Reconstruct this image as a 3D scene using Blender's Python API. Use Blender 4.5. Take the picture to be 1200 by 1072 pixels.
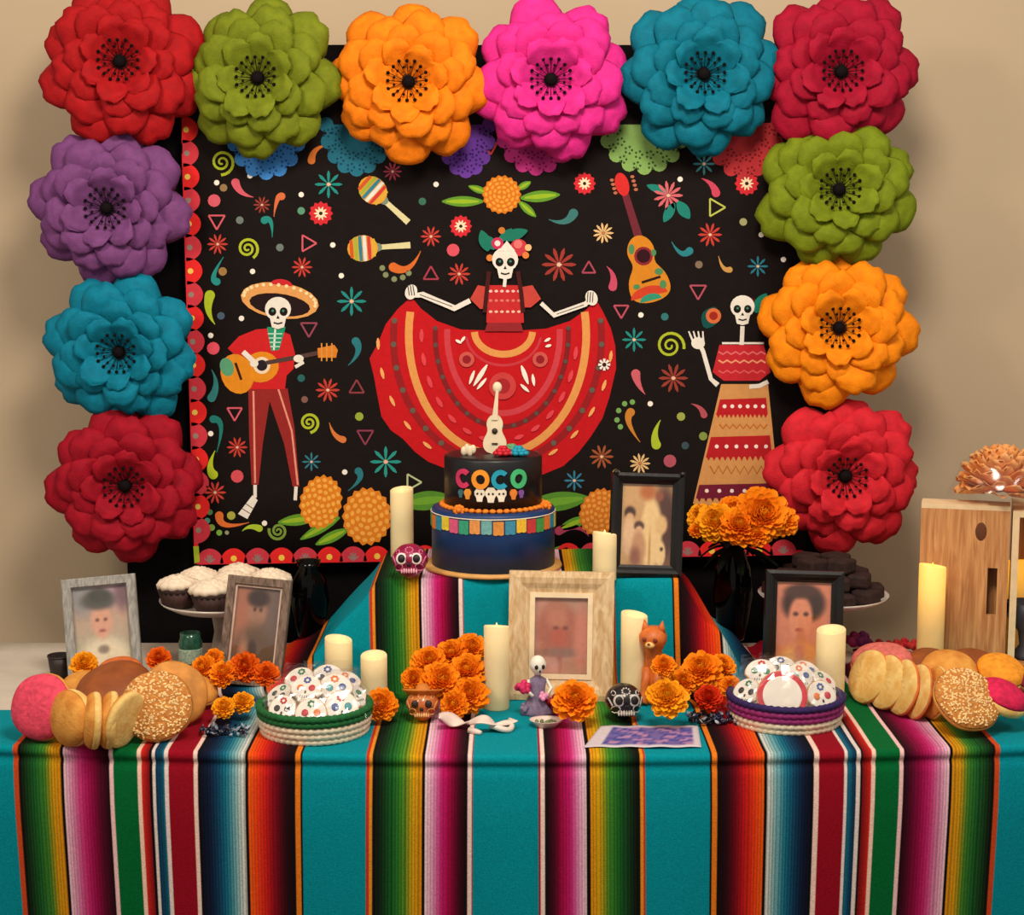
import bpy, math, random
from mathutils import Vector, Matrix, Euler
random.seed(7)
PI = math.pi
for o in list(bpy.data.objects): bpy.data.objects.remove(o)
scn = bpy.context.scene
COL = scn.collection

# ------------------------------------------------------------------ camera
F_PX = 2015.0                       # focal length in pixels of the 1200x1072 frame
PITCH = math.radians(7.8)
CAMZ = 1.72
cam_d = bpy.data.cameras.new('camera'); cam = bpy.data.objects.new('camera', cam_d); COL.objects.link(cam)
cam_d.sensor_fit = 'HORIZONTAL'; cam_d.sensor_width = 36.0; cam_d.lens = 36.0 * F_PX / 1200.0
cam_d.clip_start = 0.05
cam.location = (0, 0, CAMZ); cam.rotation_euler = (PI / 2 - PITCH, 0, 0)
scn.camera = cam

# ------------------------------------------------------------------ light
def lin(c):
    r = []
    for v in c[:3]:
        v = v / 255.0
        r.append(v / 12.92 if v <= 0.04045 else ((v + 0.055) / 1.055) ** 2.4)
    return tuple(r) + (1.0,)
world = bpy.data.worlds.new('world'); scn.world = world; world.use_nodes = True
bg = world.node_tree.nodes['Background']
bg.inputs['Color'].default_value = (1.0, 0.90, 0.80, 1); bg.inputs['Strength'].default_value = 0.41
def area(name, loc, target, size, power, col):
    d = bpy.data.lights.new(name, 'AREA'); d.shape = 'DISK'; d.size = size; d.energy = power; d.color = col
    o = bpy.data.objects.new(name, d); COL.objects.link(o); o.location = loc
    o.rotation_euler = (Vector(target) - Vector(loc)).to_track_quat('-Z', 'Y').to_euler(); return o
area('ceiling_lamp_main', (0.15, 1.95, 3.0), (0.0, 3.8, 1.0), 0.7, 46, (1.0, 0.87, 0.72))
area('ceiling_lamp_side', (1.9, 2.0, 2.9), (0.5, 3.9, 1.0), 0.6, 12, (1.0, 0.90, 0.78))
area('ceiling_lamp_far', (-1.7, 1.6, 2.9), (-0.5, 3.8, 1.0), 0.6, 26, (1.0, 0.83, 0.66))
vs = scn.view_settings
vs.view_transform = 'Standard'; vs.look = 'None'; vs.gamma = 1.0; vs.use_curve_mapping = False; vs.exposure = 0.0

# ------------------------------------------------------------------ pixel <-> place
CP, SP = math.cos(PITCH), math.sin(PITCH)
def ray(px, py):
    a = (px - 600.0) / F_PX; b = (536.0 - py) / F_PX
    return Vector((a, CP + b * SP, -SP + b * CP))
def W(px, py, Y):                   # point of the vertical plane y = Y seen at that pixel
    d = ray(px, py); k = Y / d.y
    return Vector((d.x * k, Y, CAMZ + d.z * k))
def T(px, py, z):                   # point of the level plane at height z
    d = ray(px, py); k = (z - CAMZ) / d.z
    return Vector((d.x * k, d.y * k, z))
def ppm(Y, z=0.9):                  # pixels per metre there
    return F_PX / (Y * CP + (CAMZ - z) * SP)

# ------------------------------------------------------------------ materials
def _nodes(name):
    m = bpy.data.materials.new(name); m.use_nodes = True
    nt = m.node_tree; return m, nt, nt.nodes['Principled BSDF']
def mat(name, col, rough=0.6, var=0.12, vscale=40.0, bump=0.0, bscale=200.0, metal=0.0, spec=0.4, emit=None, estr=0.0, col2=None, coat=0.0, sss=0.0, stretch=None):
    m, nt, b = _nodes(name)
    N = nt.nodes; L = nt.links
    c = lin(col)
    tc = N.new('ShaderNodeTexCoord')
    src = tc.outputs['Object']
    if stretch:
        mp = N.new('ShaderNodeMapping'); mp.inputs['Scale'].default_value = stretch
        L.new(src, mp.inputs['Vector']); src = mp.outputs['Vector']
    n = N.new('ShaderNodeTexNoise'); n.inputs['Scale'].default_value = vscale; n.inputs['Detail'].default_value = 5
    L.new(src, n.inputs['Vector'])
    mx = N.new('ShaderNodeMix'); mx.data_type = 'RGBA'
    if col2: ca, cb = c, lin(col2)
    else:
        ca = tuple(v * (1 - var) for v in c[:3]) + (1,); cb = tuple(min(1, v * (1 + var)) for v in c[:3]) + (1,)
    mr = N.new('ShaderNodeMapRange'); mr.inputs['From Min'].default_value = 0.33; mr.inputs['From Max'].default_value = 0.67
    L.new(n.outputs['Fac'], mr.inputs['Value']); L.new(mr.outputs['Result'], mx.inputs['Factor'])
    mx.inputs['A'].default_value = ca; mx.inputs['B'].default_value = cb
    L.new(mx.outputs['Result'], b.inputs['Base Color'])
    b.inputs['Roughness'].default_value = rough; b.inputs['Metallic'].default_value = metal
    b.inputs['Specular IOR Level'].default_value = spec
    b.inputs['Coat Weight'].default_value = coat
    if sss: b.inputs['Subsurface Weight'].default_value = sss; b.inputs['Subsurface Radius'].default_value = (0.02, 0.01, 0.005); b.inputs['Subsurface Scale'].default_value = 0.5
    if emit: b.inputs['Emission Color'].default_value = lin(emit); b.inputs['Emission Strength'].default_value = estr
    if bump:
        bn = N.new('ShaderNodeTexNoise'); bn.inputs['Scale'].default_value = bscale; bn.inputs['Detail'].default_value = 4
        L.new(src, bn.inputs['Vector'])
        bp = N.new('ShaderNodeBump'); bp.inputs['Strength'].default_value = bump; bp.inputs['Distance'].default_value = 0.002
        L.new(bn.outputs['Fac'], bp.inputs['Height']); L.new(bp.outputs['Normal'], b.inputs['Normal'])
    return m
def vmat(name, rough=0.6, var=0.1, vscale=60, bump=0.0, bscale=300, spec=0.3):   # takes the colours stored on the mesh
    m, nt, b = _nodes(name); N = nt.nodes; L = nt.links
    a = N.new('ShaderNodeAttribute'); a.attribute_name = 'Col'
    tc = N.new('ShaderNodeTexCoord'); n = N.new('ShaderNodeTexNoise'); n.inputs['Scale'].default_value = vscale; n.inputs['Detail'].default_value = 4
    L.new(tc.outputs['Object'], n.inputs['Vector'])
    mr = N.new('ShaderNodeMapRange'); mr.inputs['From Min'].default_value = 0.3; mr.inputs['From Max'].default_value = 0.7
    mr.inputs['To Min'].default_value = 1 - var; mr.inputs['To Max'].default_value = 1 + var
    L.new(n.outputs['Fac'], mr.inputs['Value'])
    mx = N.new('ShaderNodeVectorMath'); mx.operation = 'SCALE'
    L.new(a.outputs['Color'], mx.inputs[0]); L.new(mr.outputs['Result'], mx.inputs['Scale'])
    L.new(mx.outputs['Vector'], b.inputs['Base Color'])
    b.inputs['Roughness'].default_value = rough; b.inputs['Specular IOR Level'].default_value = spec
    if bump:
        bn = N.new('ShaderNodeTexNoise'); bn.inputs['Scale'].default_value = bscale
        L.new(tc.outputs['Object'], bn.inputs['Vector'])
        bp = N.new('ShaderNodeBump'); bp.inputs['Strength'].default_value = bump; bp.inputs['Distance'].default_value = 0.002
        L.new(bn.outputs['Fac'], bp.inputs['Height']); L.new(bp.outputs['Normal'], b.inputs['Normal'])
    return m
def clear_mat(name, fac=0.12, rough=0.12, tint=(1, 1, 1, 1)):                     # thin pane or film: mostly clear, a little gloss
    m = bpy.data.materials.new(name); m.use_nodes = True; nt = m.node_tree; nt.nodes.clear(); N = nt.nodes
    o = N.new('ShaderNodeOutputMaterial'); t = N.new('ShaderNodeBsdfTransparent'); g = N.new('ShaderNodeBsdfGlossy'); x = N.new('ShaderNodeMixShader')
    t.inputs['Color'].default_value = tint; g.inputs['Roughness'].default_value = rough; x.inputs['Fac'].default_value = fac
    tc = N.new('ShaderNodeTexCoord'); n = N.new('ShaderNodeTexNoise'); n.inputs['Scale'].default_value = 30
    bp = N.new('ShaderNodeBump'); bp.inputs['Strength'].default_value = 0.4 if fac > 0.1 else 0.0; bp.inputs['Distance'].default_value = 0.004
    nt.links.new(tc.outputs['Object'], n.inputs['Vector']); nt.links.new(n.outputs['Fac'], bp.inputs['Height']); nt.links.new(bp.outputs['Normal'], g.inputs['Normal'])
    nt.links.new(t.outputs[0], x.inputs[1]); nt.links.new(g.outputs[0], x.inputs[2]); nt.links.new(x.outputs[0], o.inputs['Surface'])
    return m
def wood_mat(name, c1, c2, scale=(3, 3, 40), rough=0.6, bump=0.3):
    m, nt, b = _nodes(name); N = nt.nodes; L = nt.links
    tc = N.new('ShaderNodeTexCoord'); mp = N.new('ShaderNodeMapping'); mp.inputs['Scale'].default_value = scale
    n = N.new('ShaderNodeTexNoise'); n.inputs['Scale'].default_value = 3.0; n.inputs['Detail'].default_value = 8; n.inputs['Distortion'].default_value = 0.6
    L.new(tc.outputs['Object'], mp.inputs['Vector']); L.new(mp.outputs['Vector'], n.inputs['Vector'])
    r = N.new('ShaderNodeValToRGB'); r.color_ramp.elements[0].position = 0.35; r.color_ramp.elements[1].position = 0.68
    r.color_ramp.elements[0].color = lin(c1); r.color_ramp.elements[1].color = lin(c2)
    L.new(n.outputs['Fac'], r.inputs['Fac']); L.new(r.outputs['Color'], b.inputs['Base Color'])
    bp = N.new('ShaderNodeBump'); bp.inputs['Strength'].default_value = bump; bp.inputs['Distance'].default_value = 0.002
    L.new(n.outputs['Fac'], bp.inputs['Height']); L.new(bp.outputs['Normal'], b.inputs['Normal'])
    b.inputs['Roughness'].default_value = rough; b.inputs['Specular IOR Level'].default_value = 0.3
    return m

# ------------------------------------------------------------------ mesh tools
class MB:
    def __init__(s): s.v = []; s.f = []; s.c = []; s.cur = None
    def add(s, vs, fs, col=None):
        k = len(s.v); s.v += [tuple(p) for p in vs]; s.f += [tuple(i + k for i in f) for f in fs]
        s.c += [col if col is not None else s.cur] * len(vs); return s
    def addc(s, vs, fs, cols):
        k = len(s.v); s.v += [tuple(p) for p in vs]; s.f += [tuple(i + k for i in f) for f in fs]; s.c += list(cols)
    def box(s, c, d, M=None, col=None):
        x, y, z = c; a, b, h = d[0] / 2, d[1] / 2, d[2] / 2
        vs = [Vector((x + i * a, y + j * b, z + k * h)) for i, j, k in ((-1,-1,-1),(1,-1,-1),(1,1,-1),(-1,1,-1),(-1,-1,1),(1,-1,1),(1,1,1),(-1,1,1))]
        if M: vs = [M @ v for v in vs]
        return s.add(vs, [(0,3,2,1),(4,5,6,7),(0,1,5,4),(1,2,6,5),(2,3,7,6),(3,0,4,7)], col)
    def lathe(s, prof, n=32, M=None, fn=None, col=None, closed=False):
        vs = []; fs = []
        for (r, z) in prof:
            for i in range(n):
                a = 2 * PI * i / n; rr, zz = (fn(r, z, a) if fn else (r, z))
                vs.append(Vector((rr * math.cos(a), rr * math.sin(a), zz)))
        m = len(prof)
        for j in range(m - 1 + (1 if closed else 0)):
            for i in range(n):
                a = j * n + i; b = j * n + (i + 1) % n; c = ((j + 1) % m) * n + (i + 1) % n; d = ((j + 1) % m) * n + i
                fs.append((a, b, c, d))
        if not closed:
            if prof[0][0] > 1e-6: fs.append(tuple(range(n - 1, -1, -1)))
            if prof[-1][0] > 1e-6: fs.append(tuple((m - 1) * n + i for i in range(n)))
        if M: vs = [M @ v for v in vs]
        return s.add(vs, fs, col)
    def ball(s, c, r, nu=16, nv=10, M=None, fn=None, col=None):
        rx, ry, rz = r if hasattr(r, '__len__') else (r, r, r)
        vs = []; fs = []
        for j in range(nv + 1):
            t = PI * j / nv
            for i in range(nu):
                a = 2 * PI * i / nu
                p = Vector((math.sin(t) * math.cos(a), math.sin(t) * math.sin(a), -math.cos(t)))
                if fn: p = fn(p)
                p = Vector((p.x * rx, p.y * ry, p.z * rz))
                if M: p = M @ p
                vs.append(p + Vector(c))
        for j in range(nv):
            for i in range(nu):
                fs.append((j * nu + i, j * nu + (i + 1) % nu, (j + 1) * nu + (i + 1) % nu, (j + 1) * nu + i))
        return s.add(vs, fs, col)
    def tube(s, pts, r, n=8, col=None, cap=True, closed=False):
        pts = [Vector(p) for p in pts]; m = len(pts); vs = []; fs = []
        up = Vector((0.13, 0.21, 0.97))
        for i, p in enumerate(pts):
            if closed: t = pts[(i + 1) % m] - pts[i - 1]
            else: t = pts[min(i + 1, m - 1)] - pts[max(i - 1, 0)]
            t.normalize()
            if abs(t.dot(up)) > 0.95: u = t.orthogonal().normalized()
            else: u = (up - t * up.dot(t)).normalized()
            w = t.cross(u); rr = r[i] if hasattr(r, '__len__') else r
            for k in range(n):
                a = 2 * PI * k / n; vs.append(p + (u * math.cos(a) + w * math.sin(a)) * rr)
        for i in range(m - (0 if closed else 1)):
            for k in range(n):
                fs.append((i * n + k, i * n + (k + 1) % n, ((i + 1) % m) * n + (k + 1) % n, ((i + 1) % m) * n + k))
        if cap and not closed: fs += [tuple(range(n - 1, -1, -1)), tuple((m - 1) * n + k for k in range(n))]
        return s.add(vs, fs, col)
    def grid(s, P, th=0.0, cols=None, col=None):          # P[j][i] points; th gives a thickness along the normal
        nj, ni = len(P), len(P[0])
        def nrm(j, i):
            a = Vector(P[j][min(i + 1, ni - 1)]) - Vector(P[j][max(i - 1, 0)]); b = Vector(P[min(j + 1, nj - 1)][i]) - Vector(P[max(j - 1, 0)][i])
            q = a.cross(b); return q.normalized() if q.length > 1e-12 else Vector((0, 0, 1))
        A = [Vector(P[j][i]) for j in range(nj) for i in range(ni)]
        fs = [(j * ni + i, j * ni + i + 1, (j + 1) * ni + i + 1, (j + 1) * ni + i) for j in range(nj - 1) for i in range(ni - 1)]
        cc = [c for row in cols for c in row] if cols else [col if col is not None else s.cur] * len(A)
        if th:
            k = len(A); B = [Vector(P[j][i]) - nrm(j, i) * th for j in range(nj) for i in range(ni)]
            fb = [tuple(x + k for x in reversed(f)) for f in fs]
            rim = [j * ni for j in range(nj)] + [(nj - 1) * ni + i for i in range(1, ni)] + [j * ni + ni - 1 for j in range(nj - 2, -1, -1)] + [i for i in range(ni - 2, 0, -1)]
            fr = [(rim[q], rim[(q + 1) % len(rim)], rim[(q + 1) % len(rim)] + k, rim[q] + k) for q in range(len(rim))]
            fr = [f for f in fr]
            s.addc(A + B, fs + fb + fr, cc + cc)
        else: s.addc(A, fs, cc)
        return s
    def xf(s, M): s.v = [tuple(M @ Vector(p)) for p in s.v]; return s
    def mesh(s, name, smooth=True):
        me = bpy.data.meshes.new(name); me.from_pydata(s.v, [], s.f)
        if any(c is not None for c in s.c):
            at = me.color_attributes.new('Col', 'FLOAT_COLOR', 'POINT')
            flat = []
            for c in s.c: flat += list(c if c is not None else (1, 1, 1, 1))
            at.data.foreach_set('color', flat)
        if smooth: me.polygons.foreach_set('use_smooth', [True] * len(me.polygons))
        me.update(); return me
    def build(s, name, m, parent=None, smooth=True, loc=None, rot=None):
        o = bpy.data.objects.new(name, s.mesh(name, smooth)); COL.objects.link(o)
        if m: o.data.materials.append(m)
        if parent: o.parent = parent
        if loc is not None: o.location = loc
        if rot is not None: o.rotation_euler = rot
        return o
def tag(o, label, cat, group=None):
    o['label'] = label; o['category'] = cat
    if group: o['group'] = group
    return o
def thing(name, label, cat, loc, rot=(0, 0, 0), group=None):
    o = bpy.data.objects.new(name, None); COL.objects.link(o); o.location = loc; o.rotation_euler = rot; o.empty_display_size = 0.05
    return tag(o, label, cat, group)
def struct(o): o['kind'] = 'structure'; return o
def inst(name, me, m, parent, loc=(0, 0, 0), rot=(0, 0, 0), scale=None):     # another object on shared mesh data, with its own material
    o = bpy.data.objects.new(name, me); COL.objects.link(o); o.parent = parent; o.location = loc; o.rotation_euler = rot
    if scale: o.scale = scale
    if not me.materials: me.materials.append(m)
    o.material_slots[0].link = 'OBJECT'; o.material_slots[0].material = m
    return o
def bevel(o, w, seg=2):
    b = o.modifiers.new('bevel', 'BEVEL'); b.width = w; b.segments = seg; b.limit_method = 'ANGLE'; b.angle_limit = math.radians(40); return o
def sm(a, b, x):
    t = max(0.0, min(1.0, (x - a) / (b - a))); return t * t * (3 - 2 * t)

# ================================================================== the room
TZ = 0.76                                       # table top
WALLY = 4.17
m_wall = mat('wall_paint', (194, 174, 145), 0.85, 0.04, 1.3, 0.05, 60)
m_floor = mat('floor_carpet', (96, 82, 70), 0.9, 0.2, 30, 0.2, 200)
struct(MB().box((0, WALLY + 0.05, 1.5), (7.0, 0.1, 3.0)).build('wall_back', m_wall, smooth=False))
struct(MB().box((0, 2.2, -0.05), (7.0, 4.6, 0.1)).build('floor', m_floor, smooth=False))

# ================================================================== black panel
PANY = 3.98
m_black = mat('black_cloth', (11, 9, 10), 0.9, 0.2, 20, 0.3, 150, spec=0.1)
pl, pr = W(140, 400, PANY).x, W(975, 400, PANY).x
ptop = W(600, 52, PANY).z
pan = thing('backdrop_stand', 'plain black cloth-covered stand panel behind the printed banner', 'backdrop', ((pl + pr) / 2, PANY + 0.03, 0))
g = []
for j in range(24):
    z = 0.0 + (ptop) * j / 23
    g.append([(pl - (pl + pr) / 2 + (pr - pl) * i / 60, 0.004 * math.sin(i * 0.9 + 0.3 * math.sin(z * 4)) * (1 - 0.5 * j / 23) - 0.02, z) for i in range(61)])
MB().grid(g, 0.004).build('cloth', m_black, pan)
fr = MB()
for x in (pl, pr): fr.box((x - (pl + pr) / 2 + (0.03 if x == pl else -0.03), 0.02, ptop / 2), (0.03, 0.03, ptop - 0.004))
fr.box((0, 0.02, ptop - 0.02), (pr - pl - 0.06, 0.03, 0.03))
fr.build('frame', mat('black_tube', (20, 20, 20), 0.4), pan, smooth=False)
for x in (pl, pr):
    MB().box((x - (pl + pr) / 2 + (0.03 if x == pl else -0.03), 0.02, 0.012), (0.05, 0.26, 0.024)).build('foot', bpy.data.materials['black_tube'], pan, smooth=False)

# ================================================================== printed banner
BANY = 3.945
m_print = vmat('banner_print', 0.75, 0.06, 80, 0.1, 500, 0.15)
m_ban = mat('banner_cloth', (24, 17, 16), 0.85, 0.12, 40, 0.15, 500, spec=0.15)
corners = [(211, 118), (952, 112), (944, 650), (228, 662)]
P3 = [W(x, y, BANY) for x, y in corners]
org = (P3[2] + P3[3]) / 2
ban = thing('printed_banner', 'black cloth banner printed with skeleton guitarist, dancer in red skirt and confetti', 'banner', org)
def quadgrid(a, b, c, d, ni, nj, dy):
    return [[(a.lerp(b, i / ni)).lerp(d.lerp(c, i / ni), j / nj) - org + Vector((0, dy, 0)) for i in range(ni + 1)] for j in range(nj + 1)]
q = quadgrid(P3[3], P3[2], P3[1], P3[0], 8, 6, 0)
MB().grid(q, 0.003).build('banner_cloth', m_ban, ban)
_lay = [0]
class Print(MB):
    """flat print: coloured shapes on the banner, in the photograph's pixel frame projected to the banner's plane"""
    def pt(s, x, y):
        p = W(x, y, BANY) - org; p.y -= 0.0006 + 0.00006 * _lay[0]; return p
    def poly(s, pts, c):
        _lay[0] += 1; n = len(pts)
        s.add([s.pt(x, y) for x, y in pts], [tuple(range(n - 1, -1, -1))], lin(c)); return s
    def ell(s, x, y, rx, ry=None, c=(255, 255, 255), rot=0, n=18, a0=0, a1=360):
        ry = rx if ry is None else ry; r = math.radians(rot); pts = []
        full = (a1 - a0) >= 360
        for i in range(n + (0 if full else 1)):
            a = math.radians(a0 + (a1 - a0) * i / n); u, v = rx * math.cos(a), ry * math.sin(a)
            pts.append((x + u * math.cos(r) - v * math.sin(r), y + u * math.sin(r) + v * math.cos(r)))
        return s.poly(pts, c)
    def line(s, pts, w, c):
        L = []; R = []; n = len(pts)
        for i, (x, y) in enumerate(pts):
            dx = pts[min(i + 1, n - 1)][0] - pts[max(i - 1, 0)][0]; dy = pts[min(i + 1, n - 1)][1] - pts[max(i - 1, 0)][1]
            d = math.hypot(dx, dy) or 1; ww = (w[i] if hasattr(w, '__len__') else w) / 2
            L.append((x - dy / d * ww, y + dx / d * ww)); R.append((x + dy / d * ww, y - dx / d * ww))
        _lay[0] += 1
        vs = [s.pt(*p) for p in L + R]
        s.add(vs, [(i, n + i, n + i + 1, i + 1) for i in range(n - 1)], lin(c)); return s
    def arc(s, x, y, rx, ry, a0, a1, w, c, n=30):
        return s.line([(x + rx * math.cos(math.radians(a0 + (a1 - a0) * i / n)), y + ry * math.sin(math.radians(a0 + (a1 - a0) * i / n))) for i in range(n + 1)], w, c)
    def done(s, name): return s.build(name, m_print, ban, smooth=False)
def bez(p0, p1, p2, n=10):
    return [((1 - t) ** 2 * p0[0] + 2 * t * (1 - t) * p1[0] + t * t * p2[0], (1 - t) ** 2 * p0[1] + 2 * t * (1 - t) * p1[1] + t * t * p2[1]) for t in [i / n for i in range(n + 1)]]
def star(x, y, r, c, n=9, cc=None, rot=0, fat=0.17):
    p = Print(); _lay[0] = 0
    for k in range(n):
        a = 2 * PI * k / n + rot
        p.line([(x + r * t * math.cos(a), y + r * t * math.sin(a)) for t in (0.12, 0.4, 0.75, 1.0)], [r * 0.06, r * fat, r * fat * 1.35, r * fat * 0.4], c); _lay[0] = 1
    p.ell(x, y, r * 0.16, None, cc or (240, 190, 160)); return p.done('printed_starburst')
def spiral(x, y, r, c, rot=0, d=1):
    p = Print(); _lay[0] = 0; pts = []
    for i in range(41):
        t = i / 40; a = rot + d * t * 2 * PI * 2.1; pts.append((x + r * (0.12 + 0.88 * t ** 1.2) * math.cos(a), y + r * (0.12 + 0.88 * t ** 1.2) * math.sin(a)))
    p.line(pts, [2.2 + 1.2 * i / 40 for i in range(41)], c); return p.done('printed_spiral')
def comma(p0, p1, p2, w, c, ball=0, name='printed_curl'):
    p = Print(); _lay[0] = 0; b = bez(p0, p1, p2, 12)
    p.line(b, [max(0.8, w * (1 - i / 12) ** 0.8) for i in range(13)], c)
    p.ell(p0[0], p0[1], ball or w / 2, None, c); return p.done(name)
def leafshape(pts):
    return pts
def leafp(p, x0, y0, x1, y1, w, c, c2=None):
    n = 10; mid = [(x0 + (x1 - x0) * i / n, y0 + (y1 - y0) * i / n) for i in range(n + 1)]
    p.line(mid, [w * math.sin(PI * min(1, 0.04 + i / n * 0.94)) ** 0.8 + 0.4 for i in range(n + 1)], c)
    if c2: p.line(mid[1:-1], [w * 0.4 * math.sin(PI * i / n) + 0.3 for i in range(1, n)], c2)
def rosette(x, y, rx, ry, rot, c1, c2, leaves=()):
    p = Print(); _lay[0] = 0
    for l in leaves: leafp(p, *l, (96, 150, 44), (150, 185, 40))
    n = 18; pts = []
    for i in range(72):
        a = 2 * PI * i / 72; k = 1 + 0.05 * math.cos(n * a); u, v = rx * k * math.cos(a), ry * k * math.sin(a); r = math.radians(rot)
        pts.append((x + u * math.cos(r) - v * math.sin(r), y + u * math.sin(r) + v * math.cos(r)))
    p.poly(pts, c1)
    for ring, m in ((0.84, 17), (0.62, 13), (0.4, 9), (0.18, 4)):
        for k in range(m):
            a = 2 * PI * (k + ring * 3) / m; u, v = rx * ring * math.cos(a), ry * ring * math.sin(a); r = math.radians(rot)
            p.ell(x + u * math.cos(r) - v * math.sin(r), y + u * math.sin(r) + v * math.cos(r), rx * 0.115, ry * 0.075, c2, math.degrees(a) + rot + 90, 8)
            _lay[0] -= 1
        _lay[0] += 1
    return p.done('printed_marigold')
def dots(lst):
    for x, y, r, c in lst:
        _lay[0] = 0; p = Print(); p.ell(x, y, r, None, c, 0, 12); p.done('printed_dot')
def tri(x, y, r, rot, c):
    p = Print(); _lay[0] = 0
    pts = [(x + r * math.cos(math.radians(rot + 120 * k)), y + r * math.sin(math.radians(rot + 120 * k))) for k in (0, 1, 2, 3)]
    for k in range(3): p.line([pts[k], pts[k + 1]], 2.0, c)
    return p.done('printed_triangle')
def bloom(x, y, r):
    p = Print(); _lay[0] = 0
    pts = []
    for i in range(48):
        a = 2 * PI * i / 48; k = 1 + 0.10 * math.cos(12 * a); pts.append((x + r * k * math.cos(a), y + r * k * math.sin(a)))
    p.poly(pts, (214, 44, 54))
    for k in range(10):
        a = 2 * PI * k / 10; p.line([(x + r * 0.3 * math.cos(a), y + r * 0.3 * math.sin(a)), (x + r * 0.62 * math.cos(a), y + r * 0.62 * math.sin(a))], [3.0, 0.8], (250, 228, 190))
    p.ell(x, y, r * 0.36, None, (250, 228, 190)); p.ell(x, y, r * 0.17, None, (50, 30, 20))
    return p.done('printed_bloom')
RED, PINK, TEAL, LIME, CREAM, WHT, GRY = (196, 62, 52), (214, 92, 108), (32, 140, 134), (176, 190, 44), (232, 190, 130), (245, 238, 225), (110, 124, 118)
# scalloped border
def scallops():
    bl, tl, br = (228, 662), (211, 118), (944, 650)
    p = Print(); _lay[0] = 0
    p.poly([(213, 180), (217, 180), (233, 655), (228, 661)], (226, 36, 40)); p.done('printed_border')
    p = Print(); _lay[0] = 0
    p.poly([(233, 661.5), (233, 656), (940, 644.5), (944, 650)], (226, 36, 40)); p.done('printed_border')
    n = 18
    for k in range(n):
        y = 152 + 27.6 * k; x = 211 + 17 * (y - 118) / 544.0 + 1
        p = Print(); _lay[0] = 1; c = (232, 40, 40) if k % 2 == 0 else (208, 56, 70)
        p.ell(x, y, 19, 16, c, 0, 14, -90, 90)
        p.ell(x + 5, y, 3.4, None, (240, 200, 90) if k % 2 == 0 else (150, 130, 120), 0, 10); p.done('printed_scallop')
    for k in range(25):
        x = 246 + 28.0 * k; y = 661 - 11.4 * (x - 228) / 716.0
        p = Print(); _lay[0] = 1; c = (232, 40, 40) if k % 2 else (205, 56, 72)
        p.ell(x, y, 16, 18, c, 0, 14, 180, 360)
        if k % 2: p.ell(x, y - 6, 3.6, None, (245, 205, 80), 0, 10)
        else: star_in = [p.line([(x, y - 2), (x + 7 * math.cos(a), y - 2 - 9 * math.sin(a))], [3, 1.5], (150, 120, 115)) for a in (0.5, 1.1, 1.57, 2.04, 2.64)]
        p.done('printed_scallop')
    p = Print(); _lay[0] = 2; p.poly([(226.5, 640), (233, 640), (234, 658), (228, 660)], (170, 190, 50)); p.done('printed_border')
scallops()
# paper bunting printed along the top
def lace(x, y, rx, ry, c, d):
    p = Print(); _lay[0] = 0
    p.ell(x, y, rx, ry, c, 0, 24, 0, 180)
    for k in range(9):
        a = PI * (k + 0.0) / 8; p.ell(x + rx * math.cos(a), y + ry * math.sin(a), 9, None, c, 0, 12)
    for k in range(8):
        a = PI * (k + 0.5) / 8
        for t in (0.98, 0.72):
            cx_, cy_ = x + rx * t * math.cos(a), y + ry * t * math.sin(a)
            for e_ in range(5): p.ell(cx_ + 4 * math.cos(e_ * 1.2566), cy_ + 4 * math.sin(e_ * 1.2566), 1.5, None, d, 0, 6); _lay[0] -= 1
    p.done('printed_bunting')
for a in ((312, 148, 40, 54, (66, 140, 216), (34, 84, 160)), (418, 146, 36, 52, (36, 112, 136), (20, 66, 92)), (546, 146, 28, 54, (104, 58, 158), (60, 26, 106)),
          (628, 145, 40, 52, (190, 50, 130), (130, 20, 90)), (755, 146, 46, 50, (136, 176, 96), (58, 90, 44)), (872, 144, 40, 58, (186, 50, 56), (130, 24, 30))): lace(*a)
for a in ((255, 286, 12, RED), (354, 313, 12, RED), (384, 457, 14, RED), (278, 524, 12, RED), (252, 577, 13, RED), (307, 240, 10, (150, 60, 50)), (505, 277, 12, RED), (538, 321, 13, RED),
          (460, 201, 11, (160, 60, 80)), (655, 310, 20, (160, 56, 48)), (832, 275, 14, RED), (789, 443, 17, (150, 60, 48)), (705, 535, 14, (160, 84, 50))): star(*a, 10)
for a in ((385, 216, 16, TEAL), (412, 353, 17, TEAL), (452, 541, 18, (40, 150, 140)), (365, 541, 11, (50, 120, 140)), (743, 398, 14, TEAL), (673, 563, 12, (50, 124, 150)), (888, 312, 12, (40, 120, 140)), (825, 192, 13, (60, 130, 140))): star(*a, 8)
for a in ((707, 273, 12, CREAM), (750, 543, 12, CREAM)): star(*a, 11, (210, 120, 80))
for a in ((260, 190, 15, LIME, 1.0), (290, 291, 13, LIME, 0.4), (362, 495, 12, LIME, 0.8), (326, 622, 11, (120, 150, 60), 2.8), (785, 405, 17, LIME, -0.4)): spiral(*a)
for a in ((376, 250, 13), (540, 265, 12), (685, 215, 12), (875, 215, 13)): bloom(*a)
for a in ((254, 258, 11, 90, PINK), (360, 285, 11, 0, PINK), (362, 384, 11, 90, (150, 70, 90)), (275, 483, 10, 90, PINK), (418, 455, 10, -90, (140, 60, 66)), (428, 510, 11, 90, (140, 60, 80)), (505, 322, 10, -90, (170, 60, 80)),
          (690, 315, 9, -90, (170, 70, 90)), (728, 363, 10, 90, (190, 80, 100)), (838, 243, 12, 0, (190, 196, 90)), (818, 340, 11, 90, (180, 80, 100)), (483, 565, 11, 0, (190, 200, 150)), (575, 172, 9, 90, RED)): tri(*a)
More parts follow.
